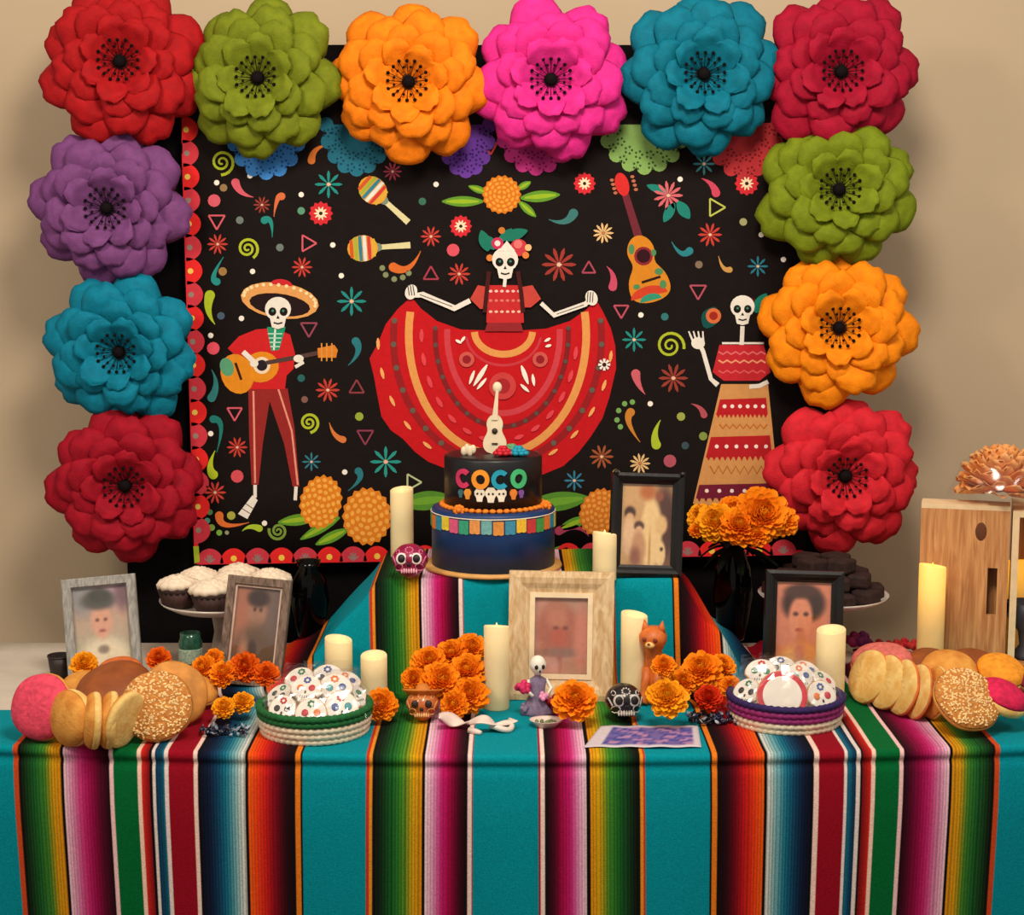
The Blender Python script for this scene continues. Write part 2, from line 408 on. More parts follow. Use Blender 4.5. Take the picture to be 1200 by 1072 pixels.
dots([(x, y, 3.2, WHT) for x, y in ((254, 214), (293, 206), (353, 228), (390, 287), (296, 318), (283, 373), (247, 393), (247, 508), (511, 216), (400, 323), (751, 369), (797, 210), (762, 473), (892, 275), (918, 304), (310, 613), (404, 553))])
dots([(251, 235, 7.5, PINK), (250, 408, 7.5, (226, 80, 100)), (278, 558, 7.5, (214, 80, 90)), (531, 293, 7.5, (220, 84, 100)), (785, 540, 7.5, (180, 84, 100)), (262, 220, 4.5, (150, 120, 80)), (281, 258, 4.5, GRY), (328, 290, 4.5, GRY), (353, 247, 4.5, (90, 150, 120)),
      (261, 318, 5, (160, 120, 70)), (259, 370, 4.5, (70, 90, 110)), (353, 443, 4.5, (40, 100, 100)), (357, 468, 4, (130, 90, 80)), (495, 236, 4.5, (60, 110, 90)), (421, 488, 5, (150, 170, 60)), (871, 260, 4.5, (170, 170, 120)), (819, 310, 4.5, (130, 110, 90)), (779, 371, 4.5, (50, 120, 120)),
      (798, 488, 5, (160, 170, 80)), (824, 511, 5, (130, 150, 70)), (803, 522, 4.5, (60, 80, 90)), (722, 554, 4.5, (180, 170, 90)), (271, 604, 5, (170, 170, 70)), (246, 600, 3.5, (80, 130, 80)), (243, 610, 3.5, (80, 150, 130)), (248, 618, 4, (130, 160, 70)), (257, 624, 3.5, (120, 170, 70)), (266, 624, 2.5, (150, 150, 120))])
comma((276, 214), (280, 228), (297, 231), 10, PINK); comma((330, 230), (324, 228), (321, 254), 9, (214, 110, 66)); comma((310, 258), (320, 252), (319, 278), 9, (36, 140, 130)); comma((254, 330), (244, 328), (262, 301), 9, (36, 140, 136))
comma((246, 346), (240, 365), (252, 380), 12, (170, 190, 40)); comma((248, 466), (258, 450), (248, 433), 10, (50, 128, 128)); comma((250, 491), (266, 490), (254, 530), 9, (30, 120, 112)); comma((250, 556), (242, 548), (252, 528), 11, (176, 196, 40))
comma((257, 604), (256, 622), (292, 612), 10, (220, 110, 50)); comma((304, 619), (292, 614), (284, 622), 8, (170, 196, 50)); comma((365, 188), (366, 172), (385, 170), 9, (220, 120, 50)); comma((461, 313), (480, 324), (493, 294), 11, (216, 108, 44))
for k, (x, y) in enumerate(((448, 314), (452, 322), (462, 327), (472, 325), (479, 320))): dots([(x, y, 3.4, (130, 140, 100))])
comma((672, 250), (664, 266), (643, 257), 11, (60, 120, 118)); comma((718, 336), (722, 322), (711, 312), 10, (200, 76, 104)); comma((839, 226), (836, 214), (822, 209), 10, (206, 70, 96)); comma((808, 294), (798, 304), (787, 283), 9, (40, 130, 140))
comma((745, 438), (746, 450), (756, 462), 11, (206, 96, 108)); comma((825, 486), (822, 476), (810, 473), 8, (180, 80, 90)); comma((739, 483), (730, 492), (750, 518), 10, (204, 130, 50)); comma((769, 521), (764, 508), (774, 492), 11, (176, 196, 50))
for x, y in ((732, 473), (725, 481), (723, 492), (727, 500), (741, 471)): dots([(x, y, 3.2, (120, 170, 90))])
comma((855, 316), (846, 318), (842, 300), 7, (200, 150, 80)); comma((417, 400), (426, 412), (408, 428), 10, (40, 120, 130)); comma((420, 552), (428, 560), (408, 575), 9, (40, 120, 130)); comma((402, 515), (390, 512), (386, 495), 8, (216, 120, 60)); comma((655, 622), (676, 610), (690, 628), 10, (170, 60, 90))
rosette(588, 228, 22, 22, 0, (214, 118, 28), (240, 160, 60), ((566, 236, 518, 236, 12), (572, 226, 549, 218, 8), (610, 232, 656, 228, 13), (606, 222, 622, 213, 8), (608, 236, 628, 254, 9)))
rosette(376, 588, 24, 31, 14, (226, 130, 30), (246, 176, 74), ((372, 606, 326, 612, 13), (398, 606, 352, 632, 11)))
rosette(430, 605, 28, 33, 0, (224, 130, 34), (244, 172, 74), ((408, 620, 370, 638, 12),))
rosette(702, 600, 22, 28, 20, (216, 120, 36), (238, 160, 70), ((690, 606, 655, 620, 12),))
for l in ((470, 590, 530, 583, 22), (618, 592, 690, 583, 22), (640, 660, 668, 640, 18)):
    p = Print(); _lay[0] = 0; leafp(p, *l, (84, 140, 44), (110, 165, 50)); p.done('printed_leaf')
# pink blossom with teal leaves
p = Print(); _lay[0] = 0
for l in ((783, 226, 758, 217, 9), (790, 238, 778, 260, 11), (794, 236, 808, 256, 13)): leafp(p, *l, (30, 130, 116))
p.done('printed_leaf'); star(783, 229, 17, (214, 104, 112), 11)
# maracas
def maraca(x, y, ang, L):
    p = Print(); _lay[0] = 0; r = math.radians(ang); dx, dy = math.cos(r), math.sin(r)
    p.line([(x + dx * 14, y + dy * 14), (x + dx * 30, y + dy * 30), (x + dx * L, y + dy * L)], [6, 6, 7.5], (220, 212, 160))
    p.ell(x + dx * 17, y + dy * 17, 6, 5, (120, 140, 120), ang)
    p.ell(x, y, 18, 15.5, (222, 160, 50), ang)
    for k, c in enumerate(((206, 90, 40), (160, 176, 60), (50, 130, 150), (226, 226, 220), (206, 60, 60), (220, 170, 60))):
        u = -13 + 5.2 * k; h = 15.5 * math.sqrt(max(0.0, 1 - (u / 18) ** 2)) * 0.97
        p.line([(x + dx * u - dy * h * t, y + dy * u + dx * h * t) for t in (-1, 0, 1)], [3.6, 4.4, 3.6], c); _lay[0] -= 1
    p.done('printed_maraca')
maraca(437, 223, 42, 56); maraca(425, 291, -4, 56)
# big guitar
p = Print(); _lay[0] = 0
p.line([(731, 222), (752, 290)], [8, 10], (112, 40, 52))
p.ell(729, 216, 8, 14, (214, 46, 44), -16)
for k in range(4):
    for s_ in (-1, 1): p.ell(729 + s_ * 12 + k * 1.4, 209 + k * 5 - s_ * 2, 2.4, 1.8, (190, 110, 80))
gp = []
for i in range(60):
    a = 2 * PI * i / 60; v = math.cos(a); h = -v * 40; wv = 21 + 7 * (h / 40) - 6.5 * math.exp(-((h + 6) / 11.0) ** 2) if abs(v) < 0.999 else 0
    wv *= math.sqrt(max(0, 1 - (abs(h) / 40) ** 5)); x = math.copysign(wv, math.sin(a)) if abs(math.sin(a)) > 1e-6 else 0
    r = math.radians(-14); gp.append((756 + x * math.cos(r) - h * math.sin(r), 315 + x * math.sin(r) + h * math.cos(r)))
p.poly(gp, (214, 134, 34)); p.ell(761, 347, 22, 12, (206, 66, 40), -14, 20, 180, 360); p.ell(763, 352, 13, 8, (50, 150, 120), -14, 16, 180, 360)
p.ell(754, 300, 11, None, (140, 40, 50)); p.ell(754, 300, 8, None, (50, 14, 24)); p.line([(752, 331), (774, 324)], 3, (40, 20, 16))
for a in ((740, 292, 3.5, 6), (772, 318, 5, 4), (777, 333, 4, 5), (746, 336, 4, 3), (766, 296, 3, 4)): p.ell(a[0], a[1], a[2], a[3], (80, 140, 90))
p.done('printed_guitar')
BONE = (236, 230, 218)
def skullp(p, x, y, s_):
    p.ell(x, y - 2 * s_, 15 * s_, 14 * s_, BONE); p.poly([(x - 10 * s_, y + 5 * s_), (x + 10 * s_, y + 5 * s_), (x + 7 * s_, y + 19 * s_), (x, y + 21 * s_), (x - 7 * s_, y + 19 * s_)], BONE)
    for d in (-1, 1): p.ell(x + d * 6.5 * s_, y + 1 * s_, 4.6 * s_, 5 * s_, (26, 18, 18)); p.ell(x + d * 6 * s_, y, 1.5 * s_, None, (60, 130, 110))
    p.poly([(x - 2 * s_, y + 9 * s_), (x + 2 * s_, y + 9 * s_), (x, y + 5 * s_)], (26, 18, 18)); p.line([(x - 5 * s_, y + 13.5 * s_), (x, y + 15 * s_), (x + 5 * s_, y + 13.5 * s_)], 1.8 * s_, (40, 26, 26))
# guitarist
p = Print(); _lay[0] = 0
p.poly([(291, 455), (337, 455), (345, 500), (351, 570), (343, 570), (333, 520), (316, 470), (308, 520), (303, 568), (295, 568), (292, 510)], (150, 40, 38))
p.line([(297, 458), (298, 510), (299, 566)], 2.2, (232, 150, 130)); p.line([(326, 455), (342, 505), (349, 568)], 2.2, (232, 150, 130))
p.line([(299, 568), (299, 583)], 4, BONE); p.line([(347, 570), (346, 586)], 4, BONE)
p.poly([(296, 580), (302, 586), (290, 608), (279, 602)], BONE); p.line([(284, 596), (294, 602)], 1, (90, 80, 80)); p.line([(288, 590), (297, 596)], 1, (90, 80, 80))
p.poly([(267, 408), (280, 394), (300, 386), (322, 384), (340, 392), (346, 415), (344, 432), (336, 440), (334, 456), (292, 456), (290, 430)], (206, 34, 38))
p.poly([(313, 383), (335, 383), (327, 410), (318, 411)], (30, 150, 110))
p.line([(323, 380), (321, 410)], 2.2, BONE)
for k in range(4): p.line([(314 + k * 1, 391 + 5 * k), (331 - k * 1, 391 + 5 * k)], 1.6, (180, 220, 200))
p.ell(278, 438, 19, 24, (226, 140, 30), -20); p.ell(306, 430, 21, 18, (226, 140, 30), -12); p.ell(266, 430, 8, 11, (90, 160, 120), -18); p.line([(276, 425), (283, 445)], 3, (60, 24, 20))
p.ell(307, 428, 10, None, (240, 220, 190)); p.ell(307, 428, 6.5, None, (40, 30, 40)); p.line([(312, 425), (345, 419), (375, 413)], 5, (84, 60, 56)); p.poly([(372, 408), (392, 404), (396, 410), (394, 419), (373, 419)], (220, 130, 40))
for k in range(3): p.line([(377 + 6 * k, 402), (377 + 6 * k, 423)], 1.6, (220, 150, 70))
p.line([(285, 412), (298, 424)], 6, BONE); p.ell(298, 426, 5, 4, BONE); p.line([(346, 430), (356, 424)], 4, BONE); p.ell(350, 420, 6, 4.5, BONE)
p.ell(328, 352, 46, 21, (226, 160, 90), 8); p.ell(328, 357, 36, 13, (34, 16, 18), 8); p.ell(330, 334, 13, 7, (206, 40, 48), 6, 16, 180, 360)
for k in range(16):
    a = PI + PI * 1.05 * k / 15; p.ell(328 + 42 * math.cos(a), 351 + 17 * math.sin(a) + 0.12 * 42 * math.cos(a), 2.2, None, (250, 222, 170), 0, 8)
skullp(p, 326, 364, 1.02); p.done('printed_guitarist')
# dancer
p = Print(); _lay[0] = 0
sk = [(482, 348), (466, 362), (452, 380), (443, 402), (433, 420), (438, 440), (442, 462), (447, 488), (458, 504), (472, 514), (487, 530), (502, 541), (525, 550), (560, 558), (600, 562), (636, 556), (660, 546), (678, 530), (692, 512), (706, 490), (714, 466), (722, 432), (721, 405), (716, 385), (706, 364), (698, 350),
      (688, 362), (668, 376), (640, 385), (612, 387), (568, 387), (540, 386), (512, 376), (494, 362)]
p.poly(sk, (198, 22, 30))
p.arc(583, 392, 104, 140, 191, -11, 9, (228, 156, 84), 40); p.arc(590, 392, 66, 92, 184, -4, 7, (206, 66, 76), 36); p.arc(590, 388, 34, 27, 178, 2, 8, (228, 156, 84), 24); p.arc(590, 390, 44, 38, 172, 8, 3, (200, 60, 70), 24)
p.arc(588, 392, 78, 108, 184, -4, 6, (132, 32, 36), 36); p.arc(583, 396, 122, 146, 188, -8, 8, (150, 30, 34), 40)
for k in range(19):
    a = math.radians(188 - 196 * k / 18); p.ell(583 + 122 * math.cos(a), 396 + 146 * math.sin(a), 3.4, None, (104, 92, 80), 0, 8); _lay[0] -= 1
    a = math.radians(184 - 188 * k / 18); p.ell(588 + 78 * math.cos(a), 392 + 108 * math.sin(a), 2.8, None, (96, 76, 70), 0, 8)
for k in range(14):
    a0 = 180 - 176 * k / 13.5
    p.arc(580, 396, 137, 154, a0, a0 - 5, [1.5, 4, 4, 1.5], (240, 170, 100), 3); p.arc(585, 392, 91, 124, a0 + 3, a0 - 4, [2, 5, 5, 2], (224, 70, 80), 3)
p.ell(547, 421, 9, None, (206, 90, 80)); p.ell(547, 421, 5, None, (150, 30, 40)); p.ell(633, 421, 9, None, (206, 90, 80)); p.ell(633, 421, 5, None, (150, 30, 40)); p.ell(589, 452, 16, None, (206, 66, 66)); p.ell(589, 452, 9, None, (170, 40, 44))
for a in ((571, 427, 555, 452, 5), (556, 434, 550, 450, 3.5), (570, 443, 559, 456, 3.5), (611, 428, 619, 450, 5), (624, 438, 626, 452, 3.5), (610, 450, 620, 459, 3.5), (534, 398, 541, 402, 3), (545, 394, 540, 401, 3), (645, 396, 638, 400, 3), (646, 404, 639, 406, 3)): leafp(p, *a, (246, 240, 226))
star_ = p
for k in range(8):
    a = 2 * PI * k / 8; p.line([(708, 427), (708 + 7 * math.cos(a), 427 + 7 * math.sin(a))], [1.5, 3], (246, 240, 230))
p.ell(708, 427, 2.5, None, (60, 30, 20))
p.poly([(572, 376), (610, 376), (613, 388), (568, 388)], (150, 40, 46))
p.poly([(571, 334), (612, 334), (614, 378), (570, 378)], (200, 44, 48))
for y, c in ((341, (240, 200, 190)), (352, (226, 120, 110)), (365, (240, 190, 170))):
    for k in range(6): p.ell(575 + 6.6 * k, y, 2.2, 1.6, c, 0, 8)
p.poly([(571, 336), (560, 334), (551, 350), (563, 362), (572, 360)], (200, 70, 60)); p.poly([(612, 336), (624, 334), (634, 350), (622, 360), (612, 360)], (200, 70, 60))
p.line([(573, 318), (570, 345), (568, 366)], 5, (70, 24, 22)); p.line([(607, 318), (611, 345), (613, 366)], 5, (70, 24, 22))
p.line([(551, 352), (533, 361), (495, 345), (486, 346)], [6, 7, 7, 5], BONE); p.line([(492, 345), (530, 359)], 1, (90, 80, 80)); p.line([(634, 355), (649, 369), (686, 356), (692, 350)], [5, 6, 6, 5], BONE); p.line([(652, 368), (684, 357)], 1, (90, 80, 80))
p.ell(482, 342, 7, 9, BONE, 20); p.ell(693, 349, 7, 9, BONE, -20)
for k in range(3): p.line([(478 + 3 * k, 334), (480 + 3 * k, 346)], 1.1, (70, 60, 70)); p.line([(689 + 3 * k, 342), (688 + 3 * k, 354)], 1.1, (70, 60, 70))
for l in ((572, 294, 564, 270, 13), (580, 292, 568, 276, 12), (588, 280, 618, 270, 13), (584, 284, 600, 268, 9)): leafp(p, *l, (30, 120, 100))
p.ell(608, 290, 10, None, (206, 60, 70)); p.ell(607, 286, 5, None, (232, 120, 120)); p.ell(583, 285, 7, None, (200, 50, 90)); p.ell(583, 285, 3.4, None, (246, 226, 220)); p.ell(588, 270, 4, None, (200, 120, 50)); p.ell(619, 290, 4, None, (236, 190, 130)); p.ell(574, 302, 4, None, (226, 130, 60)); p.ell(616, 299, 4, None, (226, 130, 60))
skullp(p, 592, 306, 1.02); p.poly([(584, 294), (594, 282), (604, 294)], BONE); p.line([(592, 326), (591, 336)], 4, BONE); p.done('printed_dancer')
# woman in the banded skirt
p = Print(); _lay[0] = 0
p.poly([(845, 450), (900, 450), (915, 600), (812, 590)], (212, 150, 88))
def band(y0, y1, c, d=None):
    xl = lambda y: 848 - 34 * (y - 450) / 140.0; xr = lambda y: 896 + 14 * (y - 450) / 140.0
    p.poly([(xl(y0), y0), (xr(y0), y0 - 2), (xr(y1), y1 - 2), (xl(y1), y1)], c)
    for k in range(12):
        x = xl(y1) + (xr(y1) - xl(y1)) * (k + 0.5) / 12; p.poly([(x - 3, y1 - 2), (x + 3, y1 - 2), (x, y1 + 4)], c); _lay[0] -= 1
    if d:
        _lay[0] += 1
        for k in range(6):
            x = xl(y0) + (xr(y0) - xl(y0)) * (k + 0.6) / 6; p.ell(x, (y0 + y1) / 2 - 1, 2.4, None, d, 0, 8); _lay[0] -= 1
band(468, 486, (190, 30, 38), (248, 230, 220)); band(512, 536, (186, 30, 38), (248, 230, 220)); band(568, 584, (116, 28, 52), (248, 230, 220))
p.line([(846, 497 + 4 * (k % 2)) if False else (843 + 4 * k, 497 + 5 * (k % 2)) for k in range(15)], 2, (190, 110, 40)); p.line([(832 + 5 * k, 546 + 9 * (k % 2)) for k in range(16)], 2, (180, 110, 40))
p.poly([(843, 404), (895, 404), (903, 436), (890, 446), (848, 446), (835, 436)], (196, 40, 50))
for y, c in ((412, (224, 110, 110)), (422, (236, 160, 120)), (434, (224, 90, 90))): p.line([(842 + 5 * k, y + 3 * (k % 2)) for k in range(12)], 2, c)
p.line([(841, 451), (833, 444), (824, 412), (820, 403)], [6, 5, 5, 5], BONE); p.line([(900, 447), (890, 452), (878, 453)], 5, BONE)
p.ell(818, 402, 8, 7, BONE); [p.line([(812 + 4 * k, 400), (807 + 5.5 * k, 388)], [2.6, 1.6], BONE) for k in range(4)]
p.line([(870, 382), (869, 404)], 5, BONE); p.line([(846, 402), (895, 402)], 2.4, BONE)
p.ell(872, 356, 16, 9, (70, 16, 26), 0, 16, 180, 360); leafp(p, 885, 366, 898, 344, 14, (20, 120, 100)); leafp(p, 826, 384, 838, 360, 20, (16, 80, 76)); p.ell(836, 370, 9, None, (214, 110, 60)); p.ell(836, 370, 5, None, (160, 40, 30))
skullp(p, 870, 361, 0.95); p.done('printed_woman')

# ================================================================== big paper flowers
def petal_mesh(r0, r1, wid, h0, h1, h2, arch, seed):
    rnd = random.Random(seed); P = []
    nu, nv = 12, 11
    ph = rnd.uniform(0, 6); tw = rnd.uniform(-0.008, 0.008); dn = rnd.uniform(0.02, 0.05)
    for j in range(nu + 1):
        u = j / nu; row = []
        w = wid * (0.36 + 0.64 * math.sin(PI / 2 * min(1, u / 0.72)))
        for i in range(nv):
            v = -1 + 2 * i / (nv - 1)
            r = r0 + (r1 - r0) * u * (1 - 0.30 * abs(v) ** 2.6 - dn * math.exp(-(v / 0.22) ** 2) * sm(0.5, 1, u))
            r += 0.0022 * math.sin(v * 9 + ph) * u ** 3
            y = w * v * (1 - 0.10 * sm(0.7, 1.0, u) * abs(v))
            z = (1 - u) ** 2 * h0 + 2 * u * (1 - u) * h1 + u * u * h2          # profile from the heart outwards
            z += arch * (1 - v * v) * math.sin(PI * min(1, u * 0.8 + 0.1))
            z -= 0.016 * sm(0.72, 1.0, u) ** 1.5 + 0.006 * abs(v) ** 4
            z += tw * v * u + 0.0012 * math.sin(11 * u + 5 * v + ph)
            row.append((r, y, z))
        P.append(row)
    return MB().grid(P, 0.0016).mesh('petal')
LAY = [  # r0, r1, halfwidth, h0, h1, h2, arch, count
    (0.030, 0.200, 0.068, 0.008, 0.040, 0.040, 0.016, 8),
    (0.025, 0.172, 0.060, 0.022, 0.056, 0.072, 0.016, 8),
    (0.020, 0.138, 0.050, 0.036, 0.066, 0.098, 0.015, 8),
    (0.012, 0.100, 0.038, 0.048, 0.066, 0.118, 0.012, 7)]
PET = [[petal_mesh(*l[:7], 100 * a + b) for b in range(4)] for a, l in enumerate(LAY)]
m_blk = mat('flower_heart_black', (14, 8, 10), 0.85, spec=0.15)
heart = MB()
heart.lathe([(0.0, 0.080), (0.009, 0.078), (0.0145, 0.072), (0.016, 0.060)], 16)
ring = MB()
for k in range(16):
    a = 2 * PI * k / 16; rr = 0.046 + 0.003 * (k % 2)
    ring.tube([(0.010 * math.cos(a), 0.010 * math.sin(a), 0.067), (rr * math.cos(a), rr * math.sin(a), 0.090)], 0.0009, 4)
    ring.ball((rr * math.cos(a), rr * math.sin(a), 0.090), 0.0046, 8, 6)
for k in range(12):
    a = 2 * PI * (k + 0.5) / 12
    ring.tube([(0.010 * math.cos(a), 0.010 * math.sin(a), 0.067), (0.033 * math.cos(a), 0.033 * math.sin(a), 0.083)], 0.0006, 4)
    ring.ball((0.033 * math.cos(a), 0.033 * math.sin(a), 0.083), 0.0036, 8, 6)
HEART, RING = heart.mesh('flower_heart'), ring.mesh('stamens')
DISC = MB().lathe([(0, 0.061), (0.02, 0.059), (0.026, 0.045), (0.02, 0.0), (0.0, 0.0)], 20).mesh('flower_base')
CUP = None
def paper_flower(px, py, col, label, i, tilt=(0, 0), s=1.0):
    m = mat('paper_' + label.split()[0] + str(i), col, 0.75, 0.14, 45, 0.55, 260, spec=0.2)
    mh = mat('heart_' + str(i), tuple(int(v * 0.42) for v in col), 0.8, 0.2, 90, 0.4, 400)
    rnd = random.Random(40 + i)
    Yc = PANY - 0.075
    c = W(px, py, Yc - 0.05); c.y = Yc
    root = thing('paper_flower', label, 'paper flower', c, (PI / 2 + tilt[0], 0, tilt[1]), 'large paper flowers framing the banner')
    root.scale = (s, s, s)
    off = rnd.uniform(0, 6)
    for a, l in enumerate(LAY):
        n = l[7]
        for k in range(n):
            ang = off + 2 * PI * (k + 0.5 * (a % 2) + rnd.uniform(-0.09, 0.09)) / n + a * 0.13
            sc = rnd.uniform(0.94, 1.05)
            inst('petal', PET[a][rnd.randrange(4)], m, root, (0, 0, 0.0015 * (k % 2)), (rnd.uniform(-0.06, 0.06), rnd.uniform(-0.06, 0.05), ang), (sc, sc, sc))
    inst('flower_base', DISC, mh, root); inst('flower_heart', HEART, m_blk, root); inst('stamens', RING, m_blk, root)
    return root
FL = [(139, 74, (168, 16, 22), 'scarlet red paper flower at the corner above the purple one'),
      (305, 93, (114, 126, 22), 'olive green paper flower between the scarlet and orange ones'),
      (481, 97, (244, 128, 12), 'orange paper flower on the top edge between green and pink'),
      (646, 93, (226, 44, 142), 'hot pink paper flower, the only pink one'),
      (823, 88, (0, 112, 136), 'teal paper flower between the pink and crimson ones'),
      (985, 85, (160, 10, 44), 'crimson paper flower at the corner above the olive green one'),
      (124, 243, (120, 68, 124), 'purple paper flower, the only purple one'),
      (142, 410, (0, 122, 150), 'teal blue paper flower between the purple and crimson ones'),
      (145, 569, (158, 10, 34), 'crimson paper flower under the teal one, above the grey frame'),
      (985, 224, (114, 130, 18), 'olive green paper flower between crimson and orange ones'),
      (985, 386, (250, 138, 8), 'orange paper flower between the olive green and coral red ones'),
      (989, 557, (206, 34, 48), 'coral red paper flower above the dark dessert stand')]
for i, (x, y, c, lab) in enumerate(FL):
    rr = random.Random(i * 3 + 1)
    paper_flower(x, y, c, lab, i, (rr.uniform(-0.08, 0.08), rr.uniform(-0.1, 0.1)), 0.905 + rr.uniform(-0.01, 0.02))

# ================================================================== table, white cloth, striped blanket
YF0 = 3.015; YB = 3.86
def yf(x): return YF0 + 0.062 * min(1.6, (x / 0.93) ** 2)
m_steel = mat('table_steel', (110, 110, 112), 0.4, metal=0.8); m_plastic = mat('table_plastic', (190, 186, 176), 0.5)
tab = thing('folding_table', 'long folding table hidden under the white cloth and striped blanket', 'table', (0, 3.47, 0))
MB().box((0, 0.025, TZ - 0.025), (2.40, 0.70, 0.04)).build('tabletop', m_plastic, tab, smooth=False)
for sx in (-1, 1):
    for sy in (-1, 1):
        MB().tube([(sx * 0.98, 0.03 + sy * 0.27, 0), (sx * 0.98, 0.03 + sy * 0.27, TZ - 0.04)], 0.014).build('leg', m_steel, tab)
# white under-cloth
m_white = mat('white_tablecloth', (206, 196, 180), 0.85, 0.05, 20, 0.1, 300)
P = []
hx = 1.24
for (yy, zz) in [(YB + 0.012, 0.18), (YB + 0.012, 0.4), (YB + 0.012, 0.6), (YB + 0.012, TZ - 0.01), (YB + 0.004, TZ)]: P.append([(x * hx / 12, yy + (0.02 * math.sin(x * 2.1) ** 2 if zz < 0.7 else 0) * 0.4, zz) for x in range(-12, 13)])
for k in range(1, 9):
    P.append([(x * hx / 12, YB + (3.10 - YB) * k / 9, TZ) for x in range(-12, 13)])
P.append([(x * hx / 12, 3.09, TZ) for x in range(-12, 13)])
tag(MB().grid([list(r) for r in P[::-1]], 0.001).build('tablecloth', m_white), 'plain white tablecloth showing at the back beside the grey frame', 'tablecloth')
# blanket stripes: pixel columns measured along the table edge, converted to metres
def pxm(v): return (v - 600.0) / 646.0
K = (14, 10, 12); TEALB = (0, 136, 150)
half = []
def seg(a, b, *cols, steps=0): half.append((a, b, cols, steps))
seg(-140, 5, TEALB); seg(5, 11, (196, 70, 30)); seg(11, 64, K, (20, 60, 24), (28, 96, 40), (60, 124, 40), (206, 150, 20), (216, 140, 20), steps=14); seg(63, 67, K)
seg(67, 124, (236, 200, 210), (216, 130, 170), (196, 40, 110), (150, 10, 70), (80, 8, 36), (24, 8, 14), steps=15); seg(123, 128, (232, 190, 190)); seg(128, 157, (0, 96, 46))
seg(157, 162, (236, 200, 180)); seg(162, 172, (206, 40, 30), (120, 14, 20), steps=4); seg(172, 175, K); seg(175, 179, (220, 206, 200)); seg(179, 190, (10, 40, 70), (20, 104, 130), steps=4); seg(190, 194, (222, 206, 200)); seg(194, 225, (140, 10, 30)); seg(225, 230, (232, 200, 186))
seg(230, 286, (14, 10, 20), (12, 24, 50), (14, 60, 92), (20, 110, 136), (120, 170, 176), (226, 220, 210), steps=15); seg(286, 290, K); seg(290, 346, (236, 96, 20), (232, 60, 20), (196, 24, 26), (110, 8, 26), (40, 8, 16), K, steps=15); seg(346, 352, (222, 120, 30)); seg(352, 354, K)
seg(354, 430, TEALB); seg(430, 433, (190, 50, 30)); seg(433, 437, (222, 140, 40)); seg(437, 496, K, (16, 50, 24), (24, 96, 36), (60, 130, 40), (206, 160, 20), (220, 140, 20), steps=15); seg(495, 499, K)
seg(499, 548, (240, 214, 220), (226, 150, 190), (196, 30, 110), (160, 8, 66), (70, 8, 30), K, steps=14); seg(548, 553, (232, 206, 196)); seg(553, 555, (150, 20, 40)); seg(555, 600, TEALB)
MIR = 593.0
def stripe(px):
    if px > MIR: px = 2 * MIR - px
    for a, b, cols, steps in half[::-1]:
        if a <= px < b:
            t = (px - a) / (b - a)
            if steps:
                q = t * steps; t2 = min(1, (math.floor(q) + 0.5) / steps); fr = q - math.floor(q)
                x = t2 * (len(cols) - 1); i = min(len(cols) - 2, int(x)); f = x - i
                c = [cols[i][k] + (cols[i + 1][k] - cols[i][k]) * f for k in range(3)]
                if fr > 0.66: c = [v * 0.78 for v in c]                       # darker thread between the yarn steps
                return c
            return cols[0]
    return TEALB
def bxf(x):
    if -0.275 <= x <= 0.345: return 1.0
    d = (-0.275 - x) / 0.25 if x < 0 else (x - 0.345) / 0.20
    return max(0.0, 1 - d) ** 1.55
RH = 0.228
RY0, RY1 = 3.425, 3.475
def bump(x, y): return RH * bxf(x) * sm(RY0, RY1, y)
ZC = TZ + 0.004
def surf(x, y):
    z = ZC + bump(x, y)
    return z
def ripple(x, y):
    r = 0.0
    mk = sm(0.34, 0.42, x) * (1 - sm(0.56, 0.64, x)) * sm(3.38, 3.46, y)
    r += 0.020 * mk * (0.5 + 0.5 * math.sin(70 * x + 8 * y))
    mk = sm(-0.60, -0.48, x) * (1 - sm(-0.34, -0.28, x)) * sm(3.40, 3.46, y)
    r += 0.008 * mk * (0.5 + 0.5 * math.sin(48 * x))
    return r
m_blanket = vmat('blanket_weave', 0.9, 0.14, 260, 0.35, 500, 0.1)
def yback(x):
    if x < -0.45: return 3.80 - 0.45 * sm(-0.55, -0.88, x) if False else 3.80 - 0.50 * sm(0.55, 0.86, -x)
    return 3.80 - 0.16 * sm(0.60, 1.0, x)
NC = 1180; X0, X1 = pxm(-120), pxm(1310)
P = []; C = []
colr = []
for i in range(NC + 1):
    px = -120 + 1430 * i / NC; colr.append(lin(stripe(px)))
rows = [('f', z) for z in (0.22, 0.30, 0.38, 0.46, 0.52, 0.58, 0.63, 0.67, 0.70, 0.72, 0.733, 0.741, 0.746, 0.751)] + [('c', t) for t in (0.0, 0.3, 0.6, 0.85, 1.0)] + [('t', t) for t in [k / 22 * 0.40 for k in range(1, 23)]] + [('r', t) for t in [k / 18 for k in range(1, 19)]] + [('b', t) for t in [k / 12 for k in range(1, 13)]]
